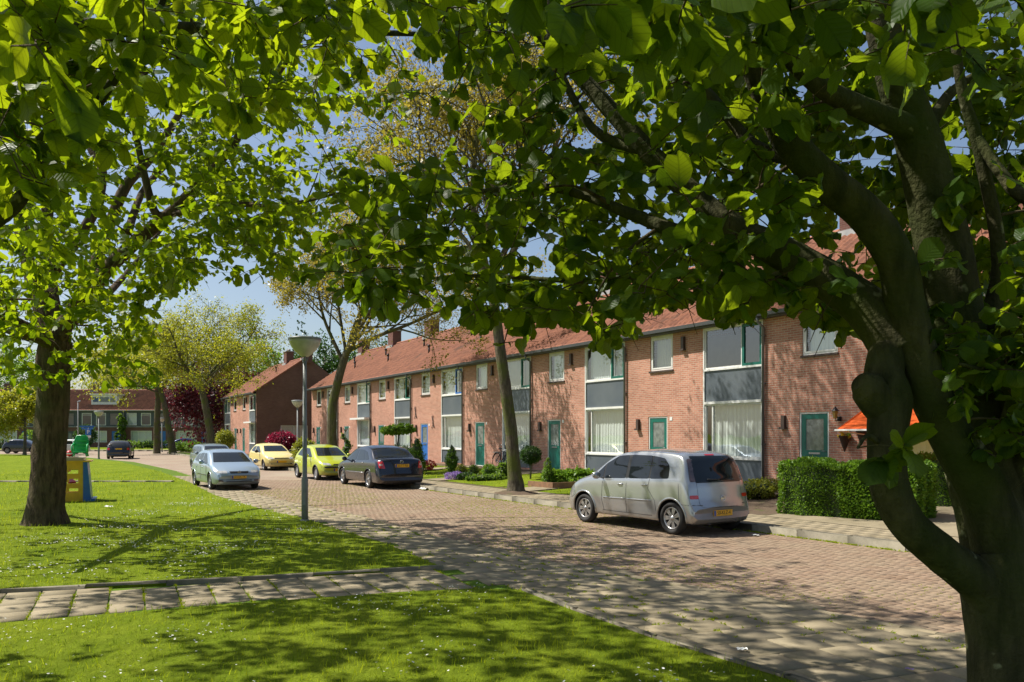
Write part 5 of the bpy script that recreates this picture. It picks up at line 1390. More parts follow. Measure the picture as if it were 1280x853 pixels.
# lower left limb with the swollen cut stub
t1.limb([A(1264,790,4.0),A(1228,733,3.95),A(1178,693,3.9),A(1133,652,3.85),A(1111,605,3.82),A(1108,550,3.82),A(1112,500,3.84),A(1104,465,3.88),A(1118,420,3.95),A(1142,385,4.05)],[.15,.108,.093,.088,.088,.090,.10,.092,.088,.08],16,trunk=tr)
t1.limb([A(1112,520,3.84),A(1093,497,3.82),A(1083,484,3.8),A(1073,477,3.79)],[.085,.085,.080,.045],14,trunk=tr)
# upright limb
t1.limb([A(1262,750,4.1),A(1240,640,4.25),A(1218,560,4.35),A(1203,480,4.4),A(1192,400,4.4),A(1180,320,4.4),A(1163,240,4.38),A(1142,160,4.35),A(1118,90,4.3),A(1098,10,4.3),A(1080,-120,4.2)],[.19,.175,.165,.16,.155,.14,.125,.11,.095,.08,.05],16,trunk=tr)
t1.limb([A(1255,720,4.15),A(1268,610,4.3),A(1262,500,4.35),A(1225,420,4.4)],[.2,.18,.15,.14],14,trunk=tr)
# the long limb reaching left
t1.limb([A(1125,440,3.92),A(1085,388,4.0),A(1030,348,4.1),A(970,312,4.2),A(915,285,4.35),A(865,243,4.5),A(810,190,4.6),A(765,140,4.7),A(715,85,4.8),A(660,20,4.9),A(610,-60,5.0)],[.12,.108,.095,.085,.075,.066,.058,.05,.042,.035,.02],14,trunk=tr)
tr.build('trunk',M['bark_fore'],t1.root)
t1.limb([A(915,285,4.35),A(850,290,4.5),A(790,268,4.7),A(730,245,5.0),A(665,232,5.3),A(590,240,5.7),A(500,238,6.2)],[.05,.042,.035,.028,.022,.016,.009],8)
t1.limb([A(1030,348,4.1),A(960,352,4.4),A(900,345,4.7),A(830,345,5.0),A(760,352,5.4),A(690,350,5.8),A(600,345,6.2),A(520,350,6.6)],[.04,.034,.03,.025,.022,.018,.014,.008],8)
t1.limb([A(810,190,4.6),A(740,160,4.9),A(690,70,5.2),A(640,-10,5.4)],[.035,.028,.02,.01],8)
t1.limb([A(1160,172,4.36),A(1090,140,4.2),A(1030,112,4.0),A(970,60,3.8),A(880,20,3.6)],[.075,.06,.05,.035,.02],10)
t1.limb([A(1000,200,3.75),A(940,180,4.0),A(880,110,4.2),A(820,60,4.4),A(760,40,4.6)],[.04,.032,.025,.018,.01],8)
t1.limb([A(1180,320,4.4),A(1168,220,4.5),A(1160,170,4.6),A(1185,120,4.7),A(1225,90,4.8)],[.06,.05,.045,.032,.02],8)
t1.limb([A(1225,420,4.4),A(1250,330,4.4),A(1222,180,4.4),A(1202,110,4.4),A(1190,20,4.4),A(1180,-80,4.4)],[.06,.04,.032,.028,.022,.015],8)
t1.limb([A(1220,170,4.4),A(1250,215,4.3),A(1275,243,4.2),A(1330,260,4.0)],[.026,.03,.034,.04],8)
t1.limb([A(1245,560,4.3),A(1265,500,4.1),A(1240,470,3.9),A(1200,455,3.7)],[.05,.03,.018,.008],7)
t1.limb([A(1105,560,3.82),A(1085,545,3.7),A(1072,560,3.6)],[.02,.012,.006],6)
r_=t1.r
def region(tree,n,x0,x1,y0,y1,d0,d1,size,leaf,nl,edge=True):
    for _ in range(n):
        px=r_.uniform(x0,x1); py=r_.uniform(y0,y1); d=d0+(d1-d0)*r_.random()
        tree.spray(A(px,py,d),size*r_.uniform(.8,1.2),leaf,nl)
region(t1,190,430,870,200,430,4.4,7.0,.30,.115,16)
region(t1,130,520,900,-60,240,4.0,6.5,.30,.115,15)
region(t1,45,800,1000,-60,410,3.3,4.6,.28,.11,14)
region(t1,150,800,1180,-60,400,4.6,6.8,.30,.115,15)
region(t1,40,800,1140,340,412,3.6,5.0,.22,.105,14)
region(t1,40,860,1300,-80,70,2.5,3.6,.26,.11,14)
region(t1,200,860,1300,-80,260,4.7,6.6,.28,.11,15)
region(t1,90,1140,1310,90,420,4.7,6.4,.26,.11,15)
region(t1,60,1150,1320,200,470,3.8,5.5,.26,.105,14)
region(t1,90,1170,1330,400,600,3.6,5.0,.20,.10,16)
region(t1,60,440,1060,340,440,4.6,6.6,.22,.115,12)
region(t1,16,640,1240,-80,70,2.0,2.8,.22,.12,12)
# a few shoots low on the limb
for px,py,d in ((1100,572,3.5),(1128,562,3.4)):
    t1.spray(A(px,py,d),.04,.105,6,clip=False)
# canopy above and around, outside the picture
for _ in range(700):
    a=r_.uniform(0,6.28); q=r_.uniform(.1,1)**.5*4.8; x=1.2+q*math.cos(a); y=4.2+q*math.sin(a)*.95; z=r_.uniform(3.6,6.6)
    if y>1 and abs(x/y)<.70 and (z-H)/y<.60: continue
    t1.spray(Vector((x,y,z)),.4,.13,16)
t1.finish('leaf_shade','big')
# ---- tree 2: thick trunk in the left lawn
t2=NearTree('thick straight trunk with rough bark standing in the left lawn, wide spreading crown',gnd(57,655,.03),4)
r_=t2.r; b=t2.o; tr=MB(); D2=b.y
t2.limb([b+Vector((0,0,-.15)),b+Vector((0,0,.04)),b+Vector((0,0,.4)),A(61,590,D2),A(64,530,D2),A(67,490,D2),A(66,455,D2),A(70,425,D2)],[.52,.44,.35,.315,.30,.30,.325,.30],22,trunk=tr,jit=.05)
tr.build('trunk',M['bark'],t2.root)
L2=[([(66,440,D2),(85,400,D2-.2),(123,350,D2-.6),(172,300,D2-1.0),(212,268,D2-1.4),(251,228,D2-1.8),(285,190,D2-2.2),(330,120,D2-2.6),(370,60,D2-3)],[.20,.17,.145,.13,.115,.09,.07,.05,.03]),
 ([(212,268,D2-1.4),(192,262,D2-1.5),(172,178,D2-1.7),(160,120,D2-2.0),(150,40,D2-2.2)],[.09,.075,.06,.045,.03]),
 ([(212,268,D2-1.4),(296,256,D2-2.6),(350,258,D2-3.4),(430,240,D2-4.4)],[.06,.045,.032,.015]),
 ([(66,440,D2),(50,380,D2+.3),(28,300,D2+.6),(20,240,D2+.8),(-10,140,D2+1.0)],[.2,.16,.13,.10,.06]),
 ([(70,430,D2),(62,360,D2+.8),(58,300,D2+1.4),(62,240,D2+1.8),(80,160,D2+2.2),(90,60,D2+2.5)],[.2,.17,.15,.12,.09,.06]),
 ([(66,340,D2+1),(115,270,D2+1.5),(128,215,D2+1.8),(110,170,D2+2),(140,90,D2+2.2)],[.14,.11,.095,.08,.05]),
 ([(100,380,D2+.5),(130,300,D2+1),(158,232,D2+1.2),(190,195,D2+1.3),(230,130,D2+1.5),(262,40,D2+1.6)],[.14,.12,.11,.10,.07,.04]),
 ([(160,290,D2+.8),(185,230,D2+2),(250,170,D2+3),(330,100,D2+3.5)],[.09,.07,.05,.03]),
 ([(66,430,D2),(10,400,D2-2),(-60,360,D2-3.5),(-150,300,D2-5)],[.16,.13,.1,.05]),
 ([(40,420,D2),(-60,380,D2+2),(-160,320,D2+4)],[.15,.1,.05]),
 ([(66,420,D2+.3),(120,380,D2+3),(160,340,D2+5),(230,250,D2+7)],[.14,.1,.07,.03])]
for pts,rd in L2: t2.limb([A(*p) for p in pts],rd,9)
def region2(n,x0,x1,y0,y1,d0,d1,size,leaf,nl):
    for _ in range(n):
        t2.spray(A(r_.uniform(x0,x1),r_.uniform(y0,y1),r_.uniform(d0,d1)),size*r_.uniform(.8,1.2),leaf,nl)
region2(360,-60,300,60,470,12,19,.5,.165,17)
region2(300,200,480,60,380,10.5,18,.5,.165,17)
region2(150,190,360,190,345,10.5,16,.45,.165,17)
region2(170,-60,230,300,490,11.5,17,.45,.165,17)
region2(210,-60,430,-80,150,10,18,.55,.165,17)
region2(90,-60,130,120,330,9,13,.45,.165,17)
for _ in range(230):       # rest of the crown, above and to the left
    a=r_.uniform(0,6.28); q=r_.uniform(.2,1)**.5*7.6; x=b.x+q*math.cos(a); y=b.y+q*math.sin(a); z=r_.uniform(4.5,12)*(1-.04*q)
    if x/y>-.68 and (z-H)/y<.58: continue
    t2.spray(Vector((x,y,z)),.7,.15,18)
for _ in range(900):       # high crown added out of view over the street, shaped to shade the road
    x=r_.uniform(-11,3); y=r_.uniform(8,19); z=r_.uniform(8.2,12.5)
    if ((x+4)/7)**2+((y-13.3)/5.6)**2>1: continue
    if (z-H)/y<.585: continue
    gx=x+.97*z/1.376; gy=y-.243*z/1.376
    if gx>np.interp(gy,[5,7,9.4,14.9,19.9,22],[6.5,5.5,3.6,.9,-4.8,-8]): continue
    t2.spray(Vector((x,y,z)),.7,.15,18)
t2.finish('leaf_mid','mid','bark')
# ---- tree 3: stands left of the camera, its branches hang in from the top left
t3=NearTree('near tree just outside the left side whose leafy branches hang in at the top left',(-5.6,4.6,0.02),6)
r_=t3.r; tr=MB()
t3.limb([Vector((-5.6,4.6,-.1)),Vector((-5.6,4.6,.4)),Vector((-5.5,4.6,1.6)),Vector((-5.4,4.6,2.6))],[.4,.27,.24,.22],16,trunk=tr)
tr.build('trunk',M['bark_fore'],t3.root)
for pts,rd in (([Vector((-5.4,4.6,2.5)),Vector((-4.4,4.7,2.75)),A(-110,330,4.8),A(0,268,4.7),A(44,222,4.7),A(94,175,4.65),(A(135,110,4.6)),(A(190,30,4.6)),A(230,-70,4.6)],[.16,.13,.09,.055,.042,.034,.026,.02,.01]),
               ([A(-110,330,4.8),A(-40,200,4.6),A(0,198,4.6),A(45,180,4.5),A(80,130,4.4)],[.06,.045,.036,.025,.012]),
               ([A(44,222,4.7),A(50,180,4.8),A(110,60,5.0),A(160,-30,5.2)],[.026,.02,.015,.01]),
               ([Vector((-5.4,4.6,2.6)),Vector((-4.6,4.2,3.8)),Vector((-3.2,4.0,4.7)),Vector((-1.4,4.1,5.2)),Vector((.4,4.4,5.4))],[.15,.11,.08,.05,.02]),
               ([Vector((-5.4,4.6,2.6)),Vector((-5.2,4.8,4.2)),Vector((-4.6,5.4,5.6)),Vector((-3.8,6.2,6.5))],[.15,.12,.08,.04]),
               ([Vector((-4.6,4.2,3.8)),Vector((-3.6,5.4,4.6)),Vector((-2.2,6.4,5.1)),Vector((-.6,6.9,5.3))],[.08,.06,.04,.015]),
               ([Vector((-3.2,4.0,4.7)),Vector((-2.0,3.0,4.6)),Vector((-.6,2.6,4.2)),Vector((.4,2.8,3.9))],[.05,.035,.025,.012])):
    t3.limb(pts,rd,9)
def region3(n,x0,x1,y0,y1,d0,d1,size,leaf,nl):
    for _ in range(n): t3.spray(A(r_.uniform(x0,x1),r_.uniform(y0,y1),r_.uniform(d0,d1)),size,leaf,nl)
region3(48,-100,260,-90,130,3.0,5.2,.25,.11,14)
region3(45,-60,110,40,230,3.0,5.0,.22,.115,12)
region3(80,200,640,-90,60,3.4,6.2,.26,.11,14)
region3(12,-60,90,-80,60,2.3,3.0,.2,.115,10)
region3(60,230,600,30,130,5,7.0,.26,.11,12)
for _ in range(70):
    x=r_.uniform(-9.5,.3); y=r_.uniform(.2,7.6); z=r_.uniform(3.3,6.8)
    if y>1 and abs(x/y)<.68 and (z-H)/y<.56: continue
    if ((x+4.8)/5)**2+((y-3.9)/3.9)**2>1: continue
    t3.spray(Vector((x,y,z)),.45,.12,18)
for _ in range(390):  # unseen high clumps, added so that their shade falls on the near lawn
    x=r_.uniform(-9.5,-1.2); y=r_.uniform(5.0,10.6); z=r_.uniform(5.8,8.6)
    if (z-H)/y<.57: continue
    gx=x+.97*z/1.376; gy=y-.243*z/1.376
    if gy<5.4 or gy>9.3 or gx<np.interp(gy,[5,6,7.2,8.5,9.3],[-5,-3.9,-2.9,-2.2,-.6]): continue
    t3.spray(Vector((x,y,z)),.5,.125,18)
t3.finish('leaf_big','big')
print('TREES',_t.time()-_t0, len(t1.LP),len(t2.LP),len(t3.LP))
# ---------------------------------------------------------------- garden plants
def shrub(name,label,base,blobs,n,size,mat,seed,group=None,stem=None,kind='mid',extra=None,cat='shrub',core=None):
    root=thing(name,label,cat,base,0,group)
    mb=MB()
    if stem:
        mb.tube(stem[0],stem[1],7)
        top=Vector(stem[0][-1])
        for i in range(6):
            a=i*1.05; mb.tube([top,top+Vector((math.cos(a)*.15,math.sin(a)*.15,.2))],[.015,.006],4)
    else:
        for i in range(5):
            a=i*1.3; bx,by,bz,rx,ry,rz=blobs[0]; mb.tube([(0,0,-.03),(math.cos(a)*rx*.5,math.sin(a)*ry*.5,bz)],[.014,.006],4)
    mb.build('stem',M['bark_far'],root)
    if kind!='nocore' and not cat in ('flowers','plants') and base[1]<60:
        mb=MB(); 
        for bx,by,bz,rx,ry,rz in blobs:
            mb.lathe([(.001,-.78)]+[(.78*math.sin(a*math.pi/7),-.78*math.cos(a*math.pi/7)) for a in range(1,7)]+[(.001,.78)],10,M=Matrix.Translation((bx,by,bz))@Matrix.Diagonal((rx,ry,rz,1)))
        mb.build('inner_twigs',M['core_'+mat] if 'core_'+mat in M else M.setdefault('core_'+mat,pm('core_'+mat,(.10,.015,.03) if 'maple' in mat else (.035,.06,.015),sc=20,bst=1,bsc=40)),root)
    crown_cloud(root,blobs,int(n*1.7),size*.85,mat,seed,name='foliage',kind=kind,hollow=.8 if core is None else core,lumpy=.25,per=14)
    return root
gp=gardenpt
def G2(px,py,d,z=None):      # garden spot at picture column px, distance d
    x=(px-640)/1000*d; return Vector((x,d,gz(x,d) if z is None else z))
shrub('ball_topiary','yellow green ball shaped topiary on a short stem behind the pale blue hatchback',Vector(((282-640)*.052,52,.12)),[(0,0,1.45,.52,.52,.52)],2600,.09,'leaf_lime',61,stem=([(0,0,-.05),(0,0,1.1)],[.05,.04]))
shrub('red_maple_bush','dense round dark red bush between the yellow hatchback and the lamp post',Vector(((353-640)*.0475,47.5,.12)),[(0,0,1.25,.80,.75,.62),(.2,0,.95,.85,.7,.4)],6500,.11,'leaf_maple',62)
shrub('shrub','low bright green leafy shrub under the red bush',Vector(((362-640)*.0462,46.2,.12)),[(0,0,.35,.75,.45,.38),(.6,.1,.3,.4,.4,.3),(-.7,0,.3,.4,.4,.3)],2600,.09,'leaf_fresh',63)
shrub('golden_shrub','golden yellow shrub showing behind the near lamp post and the lime car',Vector(((378-640)*.041,41,.15)),[(0,0,.85,.45,.45,.65),(.35,0,1.05,.35,.3,.35)],2400,.09,'leaf_lime',64)
sp=[(0.13*math.cos(i*1.1),.13*math.sin(i*1.1),.25+i*.155,.34-.026*i,.34-.026*i,.10) for i in range(10)]
shrub('spiral_topiary','dark green spiral topiary behind the lime car',Vector(((432-640)*.0385,38.5,.2)),sp,2600,.055,'leaf_hedge',65,stem=([(0,0,0),(0,0,1.8)],[.03,.02]))
d=35.0
shrub('umbrella_tree','small umbrella shaped clipped tree with flat leafy top behind the dark saloon',Vector(((497-640)*.037,37,.25)),[(0,0,1.85,.78,.6,.20),(.35,0,1.95,.4,.4,.16),(-.4,0,1.8,.4,.4,.16)],3200,.08,'leaf_hedge',66,stem=([(.05,0,0),(-.02,0,.8),(.05,0,1.6)],[.05,.04,.035]),cat='small tree')
shrub('dark_hedge','dark clipped hedge block at the bay window behind the dark saloon',G2(503,38,41.0),[(0,0,.55,.75,.35,.58)],2600,.07,'leaf_dark',67,core=.5)
shrub('cone_topiary','tall bright green cone shaped conifer right of the dark saloon',G2(521,31,33.5) if False else Vector(((521-640)*.0345,34.5,.22)),[(0,0,.30,.40,.40,.34),(0,0,.65,.36,.36,.35),(0,0,1.0,.27,.27,.32),(0,0,1.3,.15,.15,.25)],3600,.055,'leaf_hedge',68,group='cone shaped conifers in the front gardens',core=.6)
shrub('cone_topiary','cone shaped conifer before the bay window, beside the purple flowers',Vector(((565-640)*.034,34.0,.25)),[(0,0,.25,.24,.24,.25),(0,0,.5,.27,.27,.3),(0,0,.8,.20,.20,.28),(0,0,1.02,.10,.10,.18)],2600,.05,'leaf_hedge',69,group='cone shaped conifers in the front gardens',core=.6)
shrub('cone_topiary','small cone shaped conifer in the corner of the wooden edged bed',Vector(((685-640)*.0262,26.2,.2)),[(0,0,.15,.20,.20,.18),(0,0,.42,.17,.17,.25),(0,0,.66,.11,.11,.2),(0,0,.85,.06,.06,.1)],2200,.04,'leaf_hedge',70,group='cone shaped conifers in the front gardens',core=.6)
shrub('red_flowers','low red flowering azalea between the two taller conifers',Vector(((537-640)*.037,37,.25)),[(0,0,.22,.28,.25,.2)],700,.06,'flower_red',71,cat='flowers')
shrub('ball_topiary','dark round topiary on a bare forked stem right of the tall leaning tree',Vector(((663-640)*.0292,29.2,.25)),[(0,0,.88,.36,.36,.30)],2600,.05,'leaf_dark',72,stem=([(0,0,0),(.03,0,.6)],[.035,.03]))
shrub('round_bush','small round green bush before the bicycle',Vector(((611-640)*.0305,30.5,.2)),[(0,0,.28,.25,.25,.24)],1600,.045,'leaf_hedge',73)
shrub('shrub','low leafy plant left of the leaning tree trunk',Vector(((629-640)*.0302,30.2,.2)),[(0,0,.3,.2,.2,.32),(.1,0,.5,.14,.1,.2)],900,.07,'leaf_fresh',74)
shrub('flower_cushion','mauve flowering cushion at the pavement edge',Vector(((569-640)*.0308,30.8,.14)),[(0,0,.12,.40,.25,.16),(.2,0,.1,.25,.22,.12)],2600,.04,'flower_purple',75,cat='flowers')
shrub('silver_cushion','grey green cushion plant right of the mauve flowers',Vector(((583-640)*.0303,30.3,.16)),[(0,0,.12,.35,.3,.14)],1500,.05,'leaf_dark',76)
shrub('small_bush','small yellow green bush above the mauve flowers',Vector(((577-640)*.0325,32.5,.2)),[(0,0,.22,.22,.2,.2)],900,.045,'leaf_lime',77)
shrub('small_bush','small pale green bush right of the mauve flowers',Vector(((592-640)*.032,32,.2)),[(0,0,.22,.2,.2,.2)],900,.045,'leaf_fresh',78)
shrub('small_bush','low green border plant between the cushion plants and the leaning tree',Vector(((604-640)*.0295,29.5,.16)),[(0,0,.1,.7,.25,.13),(.5,.2,.12,.3,.3,.14)],1800,.06,'leaf_fresh',79)
shrub('hosta_bed','broad leaved green perennials in the wooden edged bed before the silver car',Vector(((712-640)*.0262,26.4,.2)),[(0,0,.22,.7,.45,.26),(.5,-.3,.22,.5,.4,.24),(-.45,.3,.2,.4,.4,.2)],2600,.12,'leaf_hedge',80,cat='plants')
shrub('golden_shrub','low yellow green shrub between the silver car and the big hedge',Vector(((945-640)*.0202,20.4,.25)),[(0,0,.22,.55,.4,.22),(.4,.3,.25,.4,.4,.22),(-.5,.2,.2,.4,.4,.2)],3600,.05,'leaf_lime',81)
shrub('far_shrub','round green bush beside the blue parking sign before the far row',Vector(((107-640)*.109,109,.1)),[(0,0,1.7,1.3,1.1,1.3)],1500,.22,'leaf_dark',82)
shrub('climbing_plant','tall thin climbing shrub on the far house wall below the dormer',Vector(((151-640)*.1143,114.3,.1)),[(0,0,1.5,.7,.3,1.5),(.2,0,3.3,.6,.3,.9),(-.1,0,4.2,.4,.3,.5)],1500,.22,'leaf_fresh',83)
shrub('low_hedge','low clipped hedge at the corner before the short block, dark blue car behind it',Vector(((238-640)*.088,88,.0)),[(0,0,.5,2.2,.7,.6)],2600,.14,'leaf_hedge',84,core=.6)
for i,(px,dz,w) in enumerate(((165,104,3.2),(200,104,3.0),(60,104,3.2),(10,104,3.0))):
    shrub('low_hedge',['low hedge before the far row right of the dormer house','low hedge before the far row behind the thin trunks','low hedge before the far row left of the parking sign','low hedge before the far row at the left edge'][i],Vector(((px-640)*dz/1000,dz,.08)),[(0,0,.5,w,.6,.5)],1600,.16,'leaf_dark' if i%2 else 'leaf_fresh',90+i,core=.6)
shrub('shrub','pale green bush left of the thick trunk by the white car',Vector(((38-640)*.103,103,.0)),[(0,0,1.3,1.3,1,1.1)],1200,.2,'leaf_fresh',95)
# box hedges at the awning house
def hedge(label,c0,c1,w,h,seed,n):
    c0=Vector((c0[0],c0[1],gz(*c0[:2]))); c1=Vector((c1[0],c1[1],gz(*c1[:2]))); d=(c1-c0); Ln=d.length; a=math.atan2(d.y,d.x)
    root=thing('garden_hedge',label,'hedge',c0,a,'clipped privet hedges'); rg=np.random.default_rng(seed)
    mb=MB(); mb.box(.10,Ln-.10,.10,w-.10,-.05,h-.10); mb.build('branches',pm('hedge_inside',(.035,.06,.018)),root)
    P=[];Dn=[]
    A_=[(Ln*h,0),(Ln*w,1),(w*h,2),(w*h,3),(Ln*h,4)]; tot=sum(q[0] for q in A_)
    for ar,f in A_:
        m_=int(n*ar/tot); a1=rg.random(m_); a2=rg.random(m_); dep=np.abs(rg.normal(0,.05,m_)); lump=.07*np.sin(a1*Ln*5+seed)+.04*np.sin(a2*9+a1*Ln*3.1)+.03*np.sin(a1*Ln*13+a2*5)
        dep=dep-lump*.8
        if f==0: q=np.stack([a1*Ln,dep,a2*h],1); nn=(0,-1,.2)
        if f==4: q=np.stack([a1*Ln,w-dep,a2*h],1); nn=(0,1,.2)
        if f==1: q=np.stack([a1*Ln,a2*w,h-dep],1); nn=(0,0,1)
        if f==2: q=np.stack([dep,a1*w,a2*h],1); nn=(-1,0,.2)
        if f==3: q=np.stack([Ln-dep,a1*w,a2*h],1); nn=(1,0,.2)
        # round the shoulders
        P.append(q); Dn.append(np.tile(np.array(nn),(m_,1))+rg.normal(0,.55,(m_,3)))
    P=np.concatenate(P); Dn=np.concatenate(Dn)
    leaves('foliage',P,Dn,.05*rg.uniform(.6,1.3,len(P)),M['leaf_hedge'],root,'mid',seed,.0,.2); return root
hedge('clipped bright green hedge in front of the awning house, left part beside the silver car',(5.75,17.3),(7.75,15.3),1.1,1.13,5,34000)
hedge('clipped hedge behind the split trunk, right of the grey post',(9.0,17.9),(10.7,16.0),.9,1.1,6,20000)
# ---------------------------------------------------------------- street furniture and small things
M['post']=pm('grey_post_paint',(.25,.265,.26),(.19,.20,.20),sc=6,rough=.5)
M['bowl']=pm('lamp_bowl_plastic',(.50,.50,.45),(.40,.41,.36),sc=8,rough=.35)
garden_sheet('pavement',[(5.36,17.0),(5.92,16.1),(7.57,13.4),(9.83,9.8),(12.5,11.5),(10.6,16.0),(9.0,18.2),(7.8,17.3),(7.9,15.2),(7.65,15.2),(5.8,17.3)],M['slab'],.014)
def street_lamp(label,loc,hh=4.1,s=1.0,full=True,post='post'):
    root=thing('street_lamp',label,'street lamp',loc,0,'bowl topped street lamps')
    mb=MB(); mb.tube([(0,0,-.1),(0,0,.9),(0,0,.95),(0,0,hh-.62)],[.07,.07,.05,.038],14); mb.lathe([(.10,0),(.10,.03),(.076,.05)],14)
    mb.box(-.035,.035,-.082,-.07,.35,.62); mb.build('post',M[post],root)
    z=hh-.64
    mb=MB(); mb.lathe([(.055,.04),(.085,.055),(.15,.105),(.225,.18),(.285,.265),(.322,.345),(.338,.41),(.33,.415),(.1,.415)],32,c=(0,0,z)); mb.build('lamp_shade',M['bowl'],root)
    mb=MB(); mb.lathe([(.345,.40),(.352,.42),(.345,.445),(.25,.465),(.12,.475),(0,.478)],32,c=(0,0,z)); mb.build('lamp_cap',M['post'],root)
    for k in range(4):
        a=k*math.pi/2+.4; mb=MB(); mb.tube([(.05*math.cos(a),.05*math.sin(a),z-.05),(.07*math.cos(a),.07*math.sin(a),z+.06)],.012,5); mb.build('bracket',M['post'],root)
    return root
street_lamp('near street lamp with conical bowl head at the lawn edge, centre left of the view',gnd(381,652,.01),4.1)
street_lamp('street lamp on the pavement between the red bush and the lime hatchback',Vector(((372-640)*.0465,46.5,.1)),3.95)
street_lamp('street lamp beside the black hatchback on the far lawn edge',Vector(((123.5-640)*.0617,61.7,.03)),3.85)
street_lamp('street lamp between the two thin trees and the purple beech',Vector(((202.5-640)*.088,88,.0)),3.9)
street_lamp('street lamp at the left edge of the view in front of the far row',Vector(((6-640)*.088,88,.0)),3.9)
r=thing('lamp_post','tall thin grey lamp column before the far row, left of the parking sign','lamp post',Vector(((97.5-640)*.09,90,0)))
mb=MB(); mb.tube([(0,0,-.1),(0,0,5.6)],[.07,.045],8); mb.build('post',M['lead'],r); mb=MB(); mb.tube([(0,-.1,5.6),(0,.45,5.68)],[.06,.08],8); mb.build('lamp_head',M['lead'],r)
# parking sign and street name signs
r=thing('road_sign','blue parking sign with white letter P under two blue name boards','road sign',Vector(((110.5-640)*.09,90,.0)))
mb=MB(); mb.tube([(0,0,-.1),(0,0,2.75)],.035,8); mb.build('post',M['lead'],r)
mb=MB(); mb.box(-.33,.33,-.05,-.036,1.85,2.5); sg=mb.build('sign_panel',M['blue'],r)
t=text_mesh('P',.62,M['white'],sg); t.matrix_local=Matrix.Translation((0,-.056,2.17))@Matrix.Rotation(math.pi/2,4,'X')
mb=MB(); mb.box(-.30,.30,-.05,-.036,1.55,1.8); mb.build('lower_panel',M['white'],r)
for a in (.25,-.2):
    mb=MB(); mb.box(-.9,.6,-.01,.01,2.62-(.0 if a>0 else .22)+.1,2.80+(.0 if a>0 else -.22)+.1,M=Matrix.Rotation(a,4,'Z')); mb.build('name_board',M['blue'],r)
# ---- plastic play table with a toy chair on top
def pl(n,c): return pm(n,c,tuple(x*.85 for x in c),rough=.4,sc=6,coat=.2)
yl=pl('yellow_plastic',(.72,.42,.02)); bl=pl('blue_plastic',(.01,.12,.42)); gr=pl('green_plastic',(.005,.40,.10)); rd=pl('red_plastic',(.62,.02,.02)); sd=pl('sandy_plastic',(.40,.33,.22))
base=gnd(92,626,.03); d=base.y; sc=d/1000
r=thing('play_table','yellow plastic play table with slotted side and blue end leg on the lawn','play table',base,math.radians(24))
w0,w1=-.62,.30; top=1.13
mb=MB(); y=-.35
mb.box(w0,w0+.12,y,y+.05,0,1.08); mb.box(w1-.16,w1-.04,y,y+.05,0,1.08)
for z0,z1 in ((0,.24),(.36,.50),(.62,.76),(.88,1.08)): mb.box(w0+.12,w1-.16,y,y+.05,z0,z1)
for z in (.28,.54,.80): mb.box(-.22,-.08,y+.005,y+.045,z,z+.10)
mb.build('side_panel',yl,r)
mb=MB(); mb.box(w0,w1-.04,.30,.35,0,.24); mb.box(w0,w1-.04,.30,.35,.84,1.08); mb.box(w0,w0+.12,.30,.35,.24,.84); mb.box(w1-.16,w1-.04,.30,.35,.24,.84); mb.build('rear_panel',yl,r)
mb=MB(); mb.add([(w1-.04,-.38,.0),(w1+.16,-.38,.0),(w1+.06,-.38,1.08),(w1-.04,-.38,1.08),(w1-.04,.38,.0),(w1+.16,.38,.0),(w1+.06,.38,1.08),(w1-.04,.38,1.08)],[(0,1,2,3),(7,6,5,4),(1,5,6,2),(0,4,5,1),(3,2,6,7),(4,0,3,7)])
mb.box(w1+.0,w1+.26,-.40,.40,0,.07); mb.build('end_leg',bl,r)
mb=MB(); mb.box(w0-.06,w1+.16,-.42,.42,1.08,1.12); mb.build('table_edge',yl,r)
mb=MB(); mb.box(w0-.02,w1-.02,-.40,.36,1.122,1.20); mb.box(w0+.1,w1-.2,-.3,.3,1.20,1.225); mb.build('tray',sd,r)
mb=MB(); mb.box(-.48,-.15,-.2,.1,.70,.95); mb.build('drawer',rd,r)
r=thing('toy_chair','bright green plastic childs chair standing on the play table','toy chair',base+Vector((.15,.06,1.225)),.35)
mb=MB(); mb.box(-.20,.16,-.18,.16,.10,.14); mb.build('seat',gr,r)
mb=MB()
vs=[]
for i in range(9):
    z=.14+.42*i/8; xw=.17*(1-.15*(i/8)**4)
    for j in range(7):
        x=-xw+2*xw*j/6; vs.append((x+.03*(i/8),.12+.05*(i/8)-.04*math.cos((j-3)/3*1.3),z))
mb.add(vs,[(i*7+j,i*7+j+1,(i+1)*7+j+1,(i+1)*7+j) for i in range(8) for j in range(6)],0,True)
for i in range(3): mb.box(-.10,.14,.075,.12,.22+.1*i,.255+.1*i)
mb.tube([(-.18,.12,.12),(-.17,.15,.40),(-.10,.17,.57),(.12,.18,.58),(.18,.16,.42),(.17,.12,.1)],.022,6)
mb.build('backrest',gr,r)
for sx in (-1,1):
    mb=MB(); mb.tube([(sx*.17,.12,.36),(sx*.19,-.12,.30),(sx*.18,-.16,.10)],.022,6); mb.build('armrest',gr,r)
    for sy in (-1,1):
        mb=MB(); mb.tube([(sx*.15,sy*.13,.12),(sx*.18,sy*.15,.0)],.022,6); mb.build('leg',gr,r)
r=thing('toy_ball','small red and white toy ball on the play table','ball',base+Vector((-.03,-.15,1.225)))
mb=MB(); mb.lathe([(0.001,0)]+[(.085*math.sin(a*math.pi/10),.085-.085*math.cos(a*math.pi/10)) for a in range(1,10)]+[(.001,.17)],18); mb.build('shell',rd,r)
mb=MB(); mb.lathe([(.0862*math.sin(a),.085-.0862*math.cos(a)) for a in (1.35,1.57,1.8)],18); mb.build('stripe',M['white'],r)
